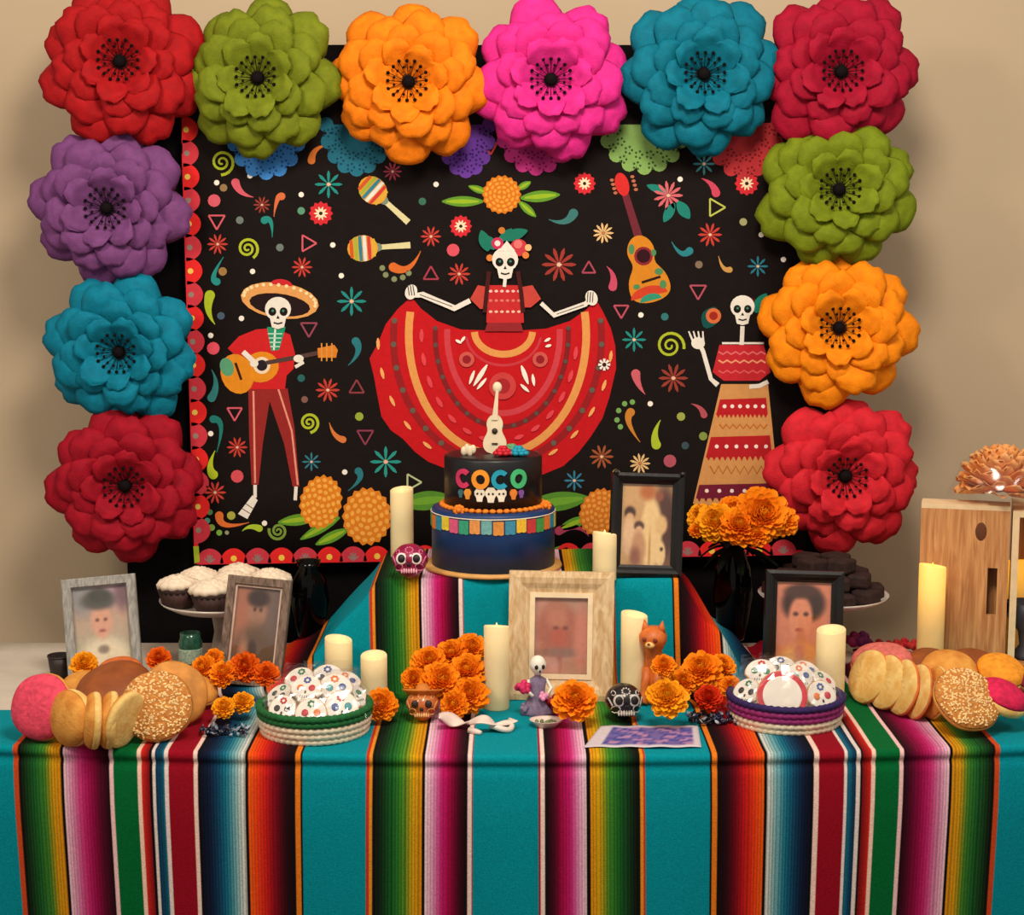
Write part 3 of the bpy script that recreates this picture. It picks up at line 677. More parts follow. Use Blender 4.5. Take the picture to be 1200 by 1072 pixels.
for kind, t in rows:
    row = []
    for i in range(NC + 1):
        x = X0 + (X1 - X0) * i / NC
        yb = yback(x); y0 = yf(x)
        if kind == 'f':
            h = (0.76 - t)
            y = y0 - 0.010 - 0.010 * sm(0, 0.12, h) - 0.020 * h * (0.5 + 0.5 * math.sin(9.5 * x + 0.7)) - 0.010 * h * math.sin(23 * x + 1.0) + 0.006 * math.exp(-((t - 0.741) / 0.006) ** 2)
            xx = x * (1 - 0.020 * h) + 0.016 * h * math.sin(6 * x)
            z = t
        elif kind == 'c':
            a = t * PI / 2; y = y0 - 0.010 + 0.010 * (1 - math.cos(a)); z = ZC - 0.010 + 0.010 * math.sin(a); xx = x
        else:
            ya = min(RY0 - 0.02, yb); yc = min(RY1 + 0.02, max(yb, ya))
            if kind == 't': y = y0 + (ya - y0) * t / 0.40
            elif kind == 'r': y = ya + (yc - ya) * t
            else: y = yc + (yb - yc) * t
            s_ = 0.030 * sm(RY0 - 0.1, RY1, y) * (1 - sm(0.55, 0.8, abs(x)))
            xx = x - s_
            z = ZC + bump(xx, y) + ripple(xx, y) + 0.0012 * math.sin(31 * x + 7 * y) * math.sin(17 * y)
            if kind == 'b' and t > 0.99: z -= 0.0
        row.append((xx, y, z))
    P.append(row); C.append(colr)
bl = MB(); bl.grid(P, 0.0, C)
blo = bl.build('striped_blanket', m_blanket)
tag(blo, 'teal and rainbow striped woven blanket draped over the table and raised middle', 'blanket')

# ================================================================== candles
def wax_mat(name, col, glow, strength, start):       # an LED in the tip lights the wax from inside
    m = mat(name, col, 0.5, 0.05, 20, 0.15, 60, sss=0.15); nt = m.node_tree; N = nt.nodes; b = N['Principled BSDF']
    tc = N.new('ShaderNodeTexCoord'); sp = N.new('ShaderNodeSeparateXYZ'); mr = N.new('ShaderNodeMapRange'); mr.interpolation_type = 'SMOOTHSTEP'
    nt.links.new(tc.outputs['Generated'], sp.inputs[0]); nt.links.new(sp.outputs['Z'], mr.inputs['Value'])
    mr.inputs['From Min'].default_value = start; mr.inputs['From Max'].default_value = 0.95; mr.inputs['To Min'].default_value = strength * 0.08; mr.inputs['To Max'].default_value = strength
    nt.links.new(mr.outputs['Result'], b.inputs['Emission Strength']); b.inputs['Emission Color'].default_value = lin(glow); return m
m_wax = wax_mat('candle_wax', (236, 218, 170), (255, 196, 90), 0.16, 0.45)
m_wax_lit = wax_mat('candle_wax_lit', (236, 206, 140), (255, 176, 40), 0.85, 0.35)
m_glow = mat('candle_glow', (255, 200, 90), 0.6, 0.05, emit=(255, 180, 60), estr=1.3)
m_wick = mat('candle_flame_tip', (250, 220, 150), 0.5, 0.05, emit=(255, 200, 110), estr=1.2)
def candle(x, y, z, r, h, label, lit=False, wav=0.006):
    c = thing('pillar_candle', label, 'candle', (x, y, z), (0, 0, random.uniform(0, 6)), 'ivory pillar candles')
    b = MB(); n = 28
    def fn(rr, zz, a): return rr, zz + (wav * math.sin(a + 1) * 0.7 if zz > h * 0.5 else 0)
    b.lathe([(r * 0.97, 0), (r, 0.003), (r, h * 0.3), (r, h * 0.6), (r, h - 0.002), (r * 0.95, h), (r * 0.82, h - 0.001), (r * 0.72, h - 0.010), (r * 0.5, h - 0.012), (0.0001, h - 0.012)], n, fn=fn)
    b.build('wax_body', m_wax_lit if lit else m_wax, c)
    MB().lathe([(0.0, -0.001), (0.003, 0.0), (0.004, 0.006), (0.0028, 0.013), (0.0005, 0.019)], 10).build('flame_tip', m_glow if lit else m_wick, c, loc=(0, 0, h - 0.013))
    return c
def put_candle(px0, px1, ptop, pbase, label, z=None, lit=False):
    cx = (px0 + px1) / 2; zz = ZC if z is None else z
    b = T(cx, pbase, zz); k = ppm(b.y, zz); r = (px1 - px0) / 2 / k; b.y += r
    k = ppm(b.y, zz); r = (px1 - px0) / 2 / k
    top = W(cx, ptop + 2, b.y).z
    return candle(b.x * 1.0, b.y, surf(b.x, b.y) if z is None else zz, r, top - zz, label, lit)
put_candle(380, 412, 746, 822, 'short wide ivory candle behind the green-rimmed basket')
put_candle(422, 453, 765, 830, 'short rounded ivory candle between green-rimmed basket and a marigold')
put_candle(567, 597, 731, 834, 'tall slim ivory candle against the cream picture frame')
put_candle(457, 484, 571, 655, 'ivory candle behind the pink skull beside the cake', z=ZC + RH)
put_candle(695, 723, 622, 682, 'ivory candle beside the black family photo frame by the cake', z=ZC + RH)
put_candle(728, 759, 717, 824, 'ivory candle standing behind the orange cat figurine')
put_candle(958, 992, 735, 828, 'short ivory candle in front of the black framed portrait')
put_candle(1077, 1108, 660, 795, 'glowing amber-tipped candle in front of the wooden crate', lit=True)

# ================================================================== picture frames
m_glass = clear_mat('picture_glass', 0.05, 0.05)
m_photo = vmat('photo_print', 0.5, 0.06, 120)
m_card = mat('backing_card', (70, 58, 48), 0.9)
def photo(w, h, fn, ni=44, nj=56):
    P = [[((i / ni - 0.5) * w, 0, j / nj * h) for i in range(ni + 1)] for j in range(nj + 1)]
    C = [[lin([max(0, min(255, v)) for v in fn(i / ni, 1 - j / nj)]) for i in range(ni + 1)] for j in range(nj + 1)]
    return MB().grid(P, 0.0, C)
def paint(base, shapes):
    def f(u, v):
        c = list(base(u, v) if callable(base) else base)
        for (x, y, rx, ry, col, soft) in shapes:
            d = math.sqrt(((u - x) / rx) ** 2 + ((v - y) / ry) ** 2); a = 1 - sm(1 - soft, 1 + soft, d)
            if a > 0: c = [c[k] + (col[k] - c[k]) * a for k in range(3)]
        return c
    return f
def frame(label, loc, rotz, lean, w, h, bw, dep, m_fr, fn, liner=None, m_lin=None, roll=0.0, beads=None, step=True):
    """loc = middle of the lower front edge; opening (w-2bw) x (h-2bw)"""
    root = thing('picture_frame', label, 'picture frame', loc, (0, 0, rotz))
    body = bpy.data.objects.new('frame_body', None)
    M = Matrix.Rotation(roll, 4, 'Y') @ Matrix.Rotation(-lean, 4, 'X')
    def rail(a, b, c, d):                # outer a,b ; inner c,d  (x,z pairs) -> mitred moulding
        prof = [(0.0, 0.0, dep), (0.0, 0.0, 0.0), (0.28, -0.003, 0), (0.55, -0.001, 0), (0.8, 0.004, 0), (1.0, 0.006, 0), (1.0, dep, 0)] if step else [(0.0, 0, dep), (0, 0, 0), (0.1, -0.002, 0), (0.9, -0.002, 0), (1.0, 0.001, 0), (1.0, dep, 0)]
        mb = MB(); vs = []
        for (t, y, yy) in prof:
            yv = y if yy == 0 else yy
            vs.append(M @ Vector((a[0] + (c[0] - a[0]) * t, yv, a[1] + (c[1] - a[1]) * t))); vs.append(M @ Vector((b[0] + (d[0] - b[0]) * t, yv, b[1] + (d[1] - b[1]) * t)))
        n = len(prof); fs = [(2 * k, 2 * k + 1, 2 * k + 3, 2 * k + 2) for k in range(n - 1)] + [(2 * n - 2, 2 * n - 1, 1, 0)]
        fs += [tuple(2 * k for k in range(n)), tuple(2 * k + 1 for k in range(n - 1, -1, -1))]
        mb.add(vs, [tuple(reversed(f)) for f in fs]); mb.build('frame_rail', m_fr, root, smooth=False)
    x0, x1, z0, z1 = -w / 2, w / 2, 0, h
    i0, i1, k0, k1 = x0 + bw, x1 - bw, z0 + bw, z1 - bw
    rail((x0, z0), (x1, z0), (i0, k0), (i1, k0)); rail((x1, z0), (x1, z1), (i1, k0), (i1, k1)); rail((x1, z1), (x0, z1), (i1, k1), (i0, k1)); rail((x0, z1), (x0, z0), (i0, k1), (i0, k0))
    lw = liner or 0.0
    if liner:
        mb = MB()
        for (cx, cz, dx, dz) in ((0, k0 + lw / 2, i1 - i0, lw), (0, k1 - lw / 2, i1 - i0, lw), (i0 + lw / 2, (k0 + k1) / 2, lw, k1 - k0 - 2 * lw), (i1 - lw / 2, (k0 + k1) / 2, lw, k1 - k0 - 2 * lw)):
            mb.box((cx, 0.0065, cz), (dx, 0.006, dz), M)
        mb.build('inner_liner', m_lin, root, smooth=False)
    ph = photo(i1 - i0 - 2 * lw, k1 - k0 - 2 * lw, fn); ph.xf(M @ Matrix.Translation((0, min(0.012, dep - 0.006), k0 + lw))); ph.build('photograph', m_photo, root, smooth=False)
    MB().box((0, 0.0085 if liner else 0.008, (k0 + k1) / 2), (i1 - i0 - 2 * lw, 0.0008, k1 - k0 - 2 * lw), M).build('glass_pane', m_glass, root, smooth=False)
    MB().box((0, dep - 0.002, h / 2), (w - bw * 0.6, 0.004, h - bw * 0.6), M).build('backing_board', m_card, root, smooth=False)
    tp = M @ Vector((0, dep, h * 0.7)); ft = Vector((0, tp.y + max(0.02, h * 0.18), 0.003))
    mb = MB(); e = Vector((w * 0.14, 0, 0)); t_ = Vector((0, 0.003, 0))
    mb.add([tp - e * .6, tp + e * .6, ft + e, ft - e, tp - e * .6 + t_, tp + e * .6 + t_, ft + e + t_, ft - e + t_], [(0, 1, 2, 3), (7, 6, 5, 4), (0, 4, 5, 1), (1, 5, 6, 2), (2, 6, 7, 3), (3, 7, 4, 0)]); mb.build('easel_leg', m_card, root, smooth=False)
    if beads:
        for (u, v) in beads: 
            p = M @ Vector((x0 + w * u, -0.004, h * v)); MB().ball(p, 0.006, 10, 8).build('corner_bead', m_fr, root)
    return root
m_fgrey = wood_mat('grey_frame_paint', (132, 130, 124), (176, 174, 168), (60, 60, 8), 0.5, 0.2)
m_fbrown = wood_mat('brown_frame_wood', (92, 74, 62), (140, 118, 104), (60, 60, 8), 0.5, 0.2)
m_flip = mat('frame_inner_lip', (206, 180, 160), 0.5)
m_fblack = mat('black_frame_gloss', (12, 11, 12), 0.32, 0.3, 50, 0.2, 120, spec=0.5)
m_fcream = wood_mat('cream_frame_wood', (196, 160, 112), (228, 202, 160), (40, 40, 10), 0.65, 0.35)
m_fcream2 = mat('cream_liner', (236, 214, 176), 0.7, 0.06)
# faded photographs, every face kept to a vague blur
f_child = paint(lambda u, v: (206 - 40 * v + 10, 158 + 30 * v, 140 + 20 * v), [(0.5, 0.06, 0.6, 0.2, (176, 150, 160), 0.6), (0.15, 0.1, 0.2, 0.25, (150, 150, 150), 0.6), (0.52, 0.95, 0.5, 0.34, (240, 226, 196), 0.3), (0.50, 0.42, 0.19, 0.20, (226, 170, 144), 0.25), (0.47, 0.17, 0.32, 0.11, (92, 90, 84), 0.35), (0.48, 0.12, 0.2, 0.09, (76, 76, 70), 0.4), (0.42, 0.40, 0.035, 0.02, (120, 76, 66), 0.6), (0.57, 0.40, 0.035, 0.02, (120, 76, 66), 0.6), (0.5, 0.53, 0.06, 0.018, (170, 90, 84), 0.6), (0.5, 0.75, 0.1, 0.05, (150, 140, 130), 0.5), (0.9, 0.1, 0.12, 0.2, (130, 100, 110), 0.6)])
f_man = paint(lambda u, v: (150 - 40 * u, 104 - 10 * u, 84 + 6 * u), [(0.2, 0.4, 0.3, 0.5, (176, 112, 88), 0.7), (0.5, 0.27, 0.22, 0.17, (168, 124, 100), 0.35), (0.5, 0.12, 0.25, 0.10, (60, 44, 40), 0.4), (0.44, 0.25, 0.04, 0.02, (70, 46, 40), 0.6), (0.58, 0.25, 0.04, 0.02, (70, 46, 40), 0.6), (0.5, 0.85, 0.5, 0.42, (104, 82, 62), 0.3), (0.46, 0.72, 0.10, 0.12, (70, 44, 38), 0.4), (0.25, 0.85, 0.12, 0.25, (190, 130, 100), 0.6), (0.35, 0.95, 0.3, 0.1, (60, 40, 36), 0.6)])
f_cream = paint(lambda u, v: (196 - 20 * u, 140, 120), [(0.45, 0.43, 0.42, 0.34, (176, 104, 84), 0.25), (0.4, 0.15, 0.2, 0.12, (182, 120, 96), 0.4), (0.42, 0.28, 0.2, 0.12, (192, 124, 100), 0.4), (0.5, 0.72, 0.46, 0.06, (150, 110, 98), 0.5), (0.47, 0.52, 0.16, 0.12, (186, 96, 76), 0.4), (0.4, 0.40, 0.05, 0.025, (130, 70, 60), 0.6), (0.58, 0.40, 0.05, 0.025, (130, 70, 60), 0.6), (0.9, 0.5, 0.15, 0.4, (206, 130, 112), 0.6), (0.48, 0.86, 0.05, 0.12, (160, 100, 90), 0.5), (0.2, 0.9, 0.3, 0.1, (206, 150, 136), 0.5)])
f_family = paint(lambda u, v: (214 - 60 * u * v, 170 - 60 * u * v, 116 - 40 * u * v), [(0.85, 0.5, 0.22, 0.5, (84, 50, 40), 0.4), (0.60, 0.62, 0.22, 0.46, (240, 206, 146), 0.2), (0.8, 0.5, 0.12, 0.12, (230, 190, 130), 0.3), (0.52, 0.10, 0.16, 0.09, (190, 110, 60), 0.5), (0.75, 0.15, 0.08, 0.06, (150, 84, 60), 0.5), (0.17, 0.36, 0.11, 0.08, (70, 42, 34), 0.3), (0.17, 0.42, 0.08, 0.06, (226, 180, 130), 0.3), (0.17, 0.66, 0.14, 0.24, (230, 190, 150), 0.3), (0.36, 0.52, 0.10, 0.06, (84, 52, 40), 0.3), (0.36, 0.57, 0.07, 0.05, (230, 186, 140), 0.3), (0.36, 0.80, 0.14, 0.22, (200, 150, 110), 0.3), (0.3, 0.9, 0.1, 0.12, (150, 96, 76), 0.6), (0.80, 0.86, 0.10, 0.16, (240, 206, 150), 0.2), (0.82, 0.80, 0.03, 0.025, (60, 40, 30), 0.4), (0.58, 0.85, 0.015, 0.3, (190, 140, 90), 0.6)])
f_woman = paint(lambda u, v: (222 - 16 * v, 138 - 12 * v, 106 - 6 * v), [(0.5, 0.23, 0.40, 0.20, (64, 40, 34), 0.22), (0.45, 0.38, 0.22, 0.23, (226, 146, 112), 0.2), (0.45, 0.10, 0.3, 0.07, (80, 52, 44), 0.4), (0.36, 0.34, 0.05, 0.02, (70, 40, 34), 0.5), (0.55, 0.34, 0.05, 0.02, (70, 40, 34), 0.5), (0.43, 0.51, 0.07, 0.02, (160, 60, 54), 0.5), (0.47, 0.62, 0.10, 0.12, (206, 124, 92), 0.4), (0.5, 0.92, 0.52, 0.28, (226, 150, 84), 0.25), (0.45, 0.75, 0.1, 0.1, (210, 130, 100), 0.4), (0.25, 0.85, 0.12, 0.12, (236, 180, 120), 0.6)])
# grey frame, far end of the table
def fr_place(px, pyb, z): return T(px, pyb, z)
b = T(124, 800, ZC); sc = ppm(b.y)
frame('tilted grey frame with a faded photo of a child', (b.x, b.y, ZC + 0.006), 0.10, 0.20, 86 / sc, 122 / sc, 11 / sc, 0.016, m_fgrey, f_child, roll=-0.075, step=False)
b = T(291, 806, ZC); sc = ppm(b.y)
frame('brown wooden frame with a dark sepia portrait by the cupcakes', (b.x, b.y, ZC + 0.004), -0.08, 0.20, 76 / sc, 128 / sc, 10 / sc, 0.016, m_fbrown, f_man, liner=0.004, m_lin=m_flip, roll=0.085, step=False)
b = T(656, 821, ZC); sc = ppm(b.y)
frame('large cream wooden frame leaning in front of the cake', (b.x, b.y, ZC), -0.05, 0.13, 124 / sc, 152 / sc, 25 / sc, 0.024, m_fcream, f_cream, liner=0.010, m_lin=m_fcream2, roll=0.01)
b = T(757, 679, ZC + RH); sc = ppm(b.y)
frame('black ornate frame with a sepia family photo beside the cake', (b.x, b.y + 0.012, ZC + RH + 0.004), 0.12, 0.12, 86 / sc, 121 / sc, 13 / sc, 0.02, m_fblack, f_family, roll=0.05, beads=[(0.04, 1.0), (0.96, 1.0)])
b = T(940, 808, ZC); sc = ppm(b.y)
frame('black frame with a portrait of a dark-haired woman', (b.x, b.y, ZC + 0.002), 0.0, 0.14, 92 / sc, 139 / sc, 14 / sc, 0.022, m_fblack, f_woman, roll=0.03)

# ================================================================== cake
m_board = mat('cake_board', (214, 160, 90), 0.5, 0.1); m_navy = mat('navy_fondant', (16, 54, 106), 0.45, 0.12, 20, spec=0.45); m_noir = mat('black_fondant', (18, 20, 24), 0.4, 0.15, 20, spec=0.45)
CZ = ZC + RH + 0.001
cb = T(577, 679, CZ); k_ = ppm(cb.y + 0.1, 1.0)
CR = 72 / k_; CY = cb.y + CR + 0.012; k_ = ppm(CY, 1.05); CX = (578 - 600) / k_
CR = 72 / k_; R2 = 57 / k_
z1 = W(578, 604, CY - CR).z; z2 = W(578, 539, CY - R2).z
cake = thing('tiered_cake', 'two-tier cake, black top tier lettered over a navy tier', 'cake', (CX, CY, CZ))
h0 = 0.008; h1 = z1 - CZ; h2 = z2 - CZ
MB().lathe([(0.0, 0), (CR + 0.014, 0), (CR + 0.016, 0.003), (CR + 0.014, h0), (0.0, h0)], 56).build('cake_board', m_board, cake)
MB().lathe([(CR, h0), (CR, h1 - 0.006), (CR - 0.002, h1 - 0.002), (CR - 0.008, h1), (0.0, h1)], 64).build('lower_tier', m_navy, cake)
MB().lathe([(R2, h1), (R2, h2 - 0.006), (R2 - 0.002, h2 - 0.002), (R2 - 0.008, h2), (0.0, h2)], 64).build('upper_tier', m_noir, cake)
def wrap(R, a, z, out):              # a = metres along the tier to the right of the front middle
    t = a / R; return Vector((math.sin(t) * (R + out), -math.cos(t) * (R + out), z))
def wrapped(R, poly2, z, th, m, name, parent, holes=None):
    """outline (a,z) extruded outwards from a tier"""
    n = len(poly2); A = [wrap(R, a, z + b, th) for a, b in poly2]; B = [wrap(R, a, z + b, -0.001) for a, b in poly2]
    mb = MB(); mb.add(A + B, [tuple(range(n))] + [(i, i + n, (i + 1) % n + n, (i + 1) % n) for i in range(n)]); return mb.build(name, m, parent, smooth=False)
def ring_letter(R, a0, z0, ro, ri, open_deg, m, name):
    n = 28; s0 = math.radians(open_deg); a1 = 2 * PI - s0; full = open_deg == 0
    mb = MB(); vs = []
    cnt = n if full else n + 1
    for i in range(cnt):
        t = s0 + (a1 - s0) * i / n
        for rr, th in ((ro, 0.004), (ri, 0.004), (ri, -0.001), (ro, -0.001)): vs.append(wrap(R, a0 + rr * math.cos(t), z0 + rr * 1.08 * math.sin(t), th))
    fs = []
    for i in range(n):
        j = (i + 1) % cnt
        for q in range(4): fs.append((i * 4 + q, i * 4 + (q + 1) % 4, j * 4 + (q + 1) % 4, j * 4 + q))
    if not full: fs += [(0, 1, 2, 3), tuple(n * 4 + q for q in (3, 2, 1, 0))]
    return mb.add(vs, fs).build(name, m, cake, smooth=False)
k2 = ppm(CY - R2, 1.15)
zl = W(578, 562, CY - R2).z - CZ
for px, op, c in ((544, 42, (206, 50, 96)), (564, 0, (244, 150, 40)), (587, 42, (30, 160, 190)), (608, 0, (70, 190, 120))):
    ring_letter(R2, R2 * math.asin(max(-0.95, min(0.95, (px - 578) / k2 / R2))), zl, 10.6 / k2, 5.4 / k2, op, mat('icing_letter', c, 0.5), 'icing_letter')
zl2 = W(578, 580, CY - R2).z - CZ
m_icw = mat('icing_white', (240, 228, 206), 0.5); m_dark = mat('icing_dark', (26, 20, 24), 0.5)
for px, c, s_ in ((541, (60, 110, 120), 0.6), (549, (230, 150, 50), 0.75), (563, None, 1), (576, None, 1.1), (588, None, 1), (602, (230, 130, 50), 0.75), (611, (130, 80, 160), 0.6)):
    a = R2 * math.asin((px - 578) / k2 / R2); m = mat('icing_charm', c, 0.5) if c else m_icw
    out = [(x * s_ / k2, y * s_ / k2) for x, y in ((-3, -8), (3, -8), (4, -3), (6, 0), (6, 4), (3, 8), (-3, 8), (-6, 4), (-6, 0), (-4, -3))]
    out = [(a + x, y) for x, y in out]
    o = wrapped(R2, out, zl2, 0.003, m, 'icing_skull' if c is None else 'icing_charm', cake)
    if c is None:
        for d in (-1, 1): MB().ball(wrap(R2, a + d * 2.4 / k2, zl2 + 1.5 / k2, 0.003), 1.3 / k2, 8, 6).build('eye_dot', m_dark, o)
# paper pennants round the lower tier
pen = [(214, 140, 60), (60, 140, 170), (236, 190, 50), (206, 60, 60), (70, 160, 80), (236, 130, 50), (40, 150, 180), (236, 210, 60), (220, 90, 130), (50, 160, 120), (226, 150, 80), (110, 170, 170)]
m_pen = [mat('pennant_icing', c, 0.6, 0.15, 200) for c in pen]
zp = W(578, 617, CY - CR).z - CZ; wpn = 15 / k_; hp = 15 / k_
for i in range(24):
    a = (i - 11.5) * 13.2 / k_ * 1.02
    sag = 0.004 * abs(math.sin(i * 0.9))
    out = [(a - wpn * 0.40, -hp * 0.5), (a - wpn * 0.2, -hp * 0.56), (a, -hp * 0.5), (a + wpn * 0.2, -hp * 0.56), (a + wpn * 0.40, -hp * 0.5), (a + wpn * 0.40, hp * 0.5), (a - wpn * 0.40, hp * 0.5)]
    o = wrapped(CR, out, zp - sag, 0.0022, m_pen[i % 12], 'pennant', cake)
MB().tube([wrap(CR, (i / 60 - 0.5) * 2 * PI * CR, zp + hp * 0.5, 0.001) for i in range(61)], 0.0012, 6).build('pennant_cord', m_icw, cake)
# marigold coloured border between the tiers
m_or = mat('orange_icing', (236, 130, 24), 0.6, 0.2, 200)
mb = MB()
for i in range(46):
    t = 2 * PI * i / 46; mb.ball(((R2 + 0.004) * math.sin(t), -(R2 + 0.004) * math.cos(t), h1 + 0.004), (0.0075, 0.0075, 0.0052), 8, 6)
mb.build('piped_border', m_or, cake)
for px in (541, 638):
    a = R2 * 1.06 * math.asin(max(-1, min(1, (px - 578) / k_ / (R2 * 1.15)))); t = a / R2
    mb = MB(); c = Vector(((R2 + 0.014) * math.sin(t), -(R2 + 0.014) * math.cos(t), h1 + 0.006))
    for q in range(9):
        an = 2 * PI * q / 9; mb.ball(c + Vector((0.008 * math.cos(an), -0.004, 0.007 * math.sin(an))), 0.005, 8, 6)
    mb.ball(c + Vector((0, -0.008, 0)), 0.006, 8, 6); mb.build('icing_marigold', m_or, cake)
# toppers
m_gw = mat('white_chocolate', (232, 216, 184), 0.5, 0.06); m_str = mat('guitar_dark', (60, 46, 36), 0.5)
gb = 580; kg = ppm(CY - 0.02, 1.2)
gx = (gb - 578) / kg; top = h2
gt = MB(); prof = []
gz0, gz1 = 0.0, 46 / kg
pts = []
for i in range(40):
    a = 2 * PI * i / 40; v = math.cos(a); h = -v; wv = 12 + 3.2 * h * -1 - 3.4 * math.exp(-((h + 0.15 - 0.3) / 0.32) ** 2); wv *= math.sqrt(max(0, 1 - abs(h) ** 4)) * 1.05
    pts.append((math.copysign(wv, math.sin(a)) / kg if abs(math.sin(a)) > 1e-6 else 0, (23 + 23 * h) / kg))
n = len(pts)
gt.add([(gx + x, -0.006, top + z) for x, z in pts] + [(gx + x, 0.006, top + z) for x, z in pts], [tuple(range(n - 1, -1, -1)), tuple(range(n, 2 * n))] + [(i, (i + 1) % n, (i + 1) % n + n, i + n) for i in range(n)])
gui = gt.build('guitar_topper', m_gw, cake, smooth=False)
MB().add([(gx + x / kg, y, top + z / kg) for x, z in ((-3.4, 40), (3.4, 40), (4.4, 74), (1.4, 74)) for y in (-0.009, 0.003)], [(0, 2, 4, 6), (1, 7, 5, 3), (0, 1, 3, 2), (2, 3, 5, 4), (4, 5, 7, 6), (6, 7, 1, 0)]).build('guitar_neck', m_gw, gui, smooth=False)
MB().ball((gx + 3.0 / kg, -0.003, top + 78 / kg), (5.6 / kg, 0.006, 6.6 / kg), 12, 8).build('guitar_head', m_gw, gui)
MB().lathe([(0, 0), (3.4 / kg, 0), (3.4 / kg, 0.002), (0, 0.002)], 16, Matrix.Translation((gx, -0.0065, top + 27 / kg)) @ Matrix.Rotation(PI / 2, 4, 'X')).build('sound_hole', m_str, gui)
MB().box((gx, -0.0075, top + 12 / kg), (7 / kg, 0.003, 1.6 / kg)).build('bridge', m_str, gui, smooth=False)
mb = MB()
for q in range(4): mb.ball((-34 / kg + 3.6 * q / kg, -0.03, top + (5 + 2 * (q % 2)) / kg), (3.6 / kg, 0.005, (7 - abs(q - 1.5)) / kg), 10, 8)
mb.build('sugar_bone', m_gw, cake)
for px, c in ((590, (196, 24, 44)), (608, (20, 150, 176)), (600, (90, 160, 110))):
    mb = MB(); x = (px - 578) / kg
    for r_, n_, zz in ((0.016, 8, 0.006), (0.010, 6, 0.011), (0.004, 3, 0.016)):
        for q in range(n_):
            an = 2 * PI * q / n_ + zz * 60; mb.ball((x + r_ * math.cos(an), -0.045 + (0.03 if px == 600 else 0) + r_ * math.sin(an) * 0.7, top + zz * 1.1), (0.0072, 0.0072, 0.0052), 10, 6)
    mb.build('sugar_flower', mat('sugar_flower', c, 0.5), cake)

# ================================================================== skulls and figurines
def skull(label, px, pyb, rpx, col, m_extra=None, z=None, lines=None, hat=False, teeth=(236, 220, 200), sock=(20, 14, 16), yaw=0.0, ringcol=None):
    zz = ZC if z is None else z
    b = T(px, pyb, zz); k = ppm(b.y, zz); r = rpx / k; b.y += r * 1.05
    root = thing('sugar_skull', label, 'skull ornament', (b.x, b.y, zz + r * 0.05), (-0.24, 0, yaw))
    m = mat('skull_glaze', col, 0.3, 0.2, 60, coat=0.4)
    def fn(p):
        q = Vector(p)
        if q.z < 0.1:                                    # jaw: narrower and flat underneath
            t = min(1, (0.1 - q.z) / 1.1); q.x *= 1 - 0.34 * t; q.y = q.y * (1 - 0.30 * t) - 0.12 * t
            q.z = 0.1 - (0.1 - q.z) * 0.92
        if q.y < -0.5 and -0.5 < q.z < 0.0: q.y += 0.05
        return q
    MB().ball((0, 0, r * 0.92), (r, r * 1.08, r), 28, 20, fn=fn).build('cranium', m, root)
    ms = mat('skull_socket', sock, 0.5); mt = mat('skull_teeth', teeth, 0.4)
    def on(x, z, out=0.0):                                # point on the face at x,z (in radii)
        y = -math.sqrt(max(0.05, 1 - (x / 1.0) ** 2 - ((z - 0.0) / 1.0) ** 2)) * 1.08
        if z < 0: y = y * (1 - 0.16 * min(1, -z)) - 0.03
        return Vector((x * r, (y - out) * r, r * 0.92 + z * r))
    for d in (-1, 1):
        if ringcol:
            mb = MB(); c = on(d * 0.40, 0.12, 0.0)
            mb.ball(c, (0.30 * r, 0.10 * r, 0.32 * r), 14, 10); mb.build('eye_ring', mat('skull_ring', ringcol, 0.4), root)
        MB().ball(on(d * 0.40, 0.12, 0.05), (0.21 * r, 0.10 * r, 0.23 * r), 14, 10).build('eye_socket', ms, root)
    mb = MB(); mb.ball(on(-0.05, -0.20, 0.02), (0.07 * r, 0.06 * r, 0.12 * r), 8, 6); mb.ball(on(0.05, -0.20, 0.02), (0.07 * r, 0.06 * r, 0.12 * r), 8, 6); mb.build('nose_hole', ms, root)
    mb = MB()
    for q in range(7): mb.ball(on(-0.39 + 0.13 * q, -0.52, 0.0), (0.063 * r, 0.08 * r, 0.15 * r), 8, 6)
    mb.build('teeth', mt, root)
    if lines:
        rnd = random.Random(rpx)
        mb = MB()
        for q in range(9):
            a = 2 * PI * q / 9; mb.ball(on(0.20 * math.cos(a), 0.58 + 0.16 * math.sin(a), 0.0), (0.055 * r, 0.05 * r, 0.055 * r), 8, 6)
        for d in (-1, 1):
            mb.tube([on(d * (0.16 + 0.08 * t), 0.36 + 0.06 * t - 0.02 * t * t, 0.01) for t in range(7)], 0.03 * r, 6)
            mb.tube([on(d * (0.55 + 0.22 * math.cos(t)), -0.32 + 0.18 * math.sin(t), 0.01) for t in [q * 0.7 for q in range(9)]], 0.03 * r, 6)
            mb.tube([on(d * (0.62 + 0.10 * math.cos(t)), 0.50 + 0.12 * math.sin(t), 0.01) for t in [q * 0.7 for q in range(9)]], 0.028 * r, 6)
            for q in range(6): mb.ball(on(d * (0.72 + 0.03 * q), 0.1 + 0.07 * q - 0.2, 0.0), 0.05 * r, 8, 6)
        mb.build('painted_scrolls', mat('skull_paint', lines, 0.4), root)
    if hat:
        mh = mat('hat_clay', hat, 0.6, 0.2, 60)
        h = MB(); h.lathe([(0.0, 0.62), (0.25, 0.58), (0.40, 0.42), (0.50, 0.02), (0.85, 0.02), (1.16, 0.16), (1.22, 0.28), (1.14, 0.20), (0.85, -0.06), (0.40, -0.10)], 30); h.xf(Matrix.Translation((0, 0.05 * r, r * 1.62)) @ Matrix.Scale(r, 4)); ho = h.build('sombrero', mh, root)
        MB().lathe([(0.49, -0.03), (0.53, 0.0), (0.46, 0.06)], 24, Matrix.Translation((0, 0.05 * r, r * 1.62)) @ Matrix.Scale(r, 4)).build('hat_band', mat('hat_band', (170, 80, 40), 0.6), ho)
    return root
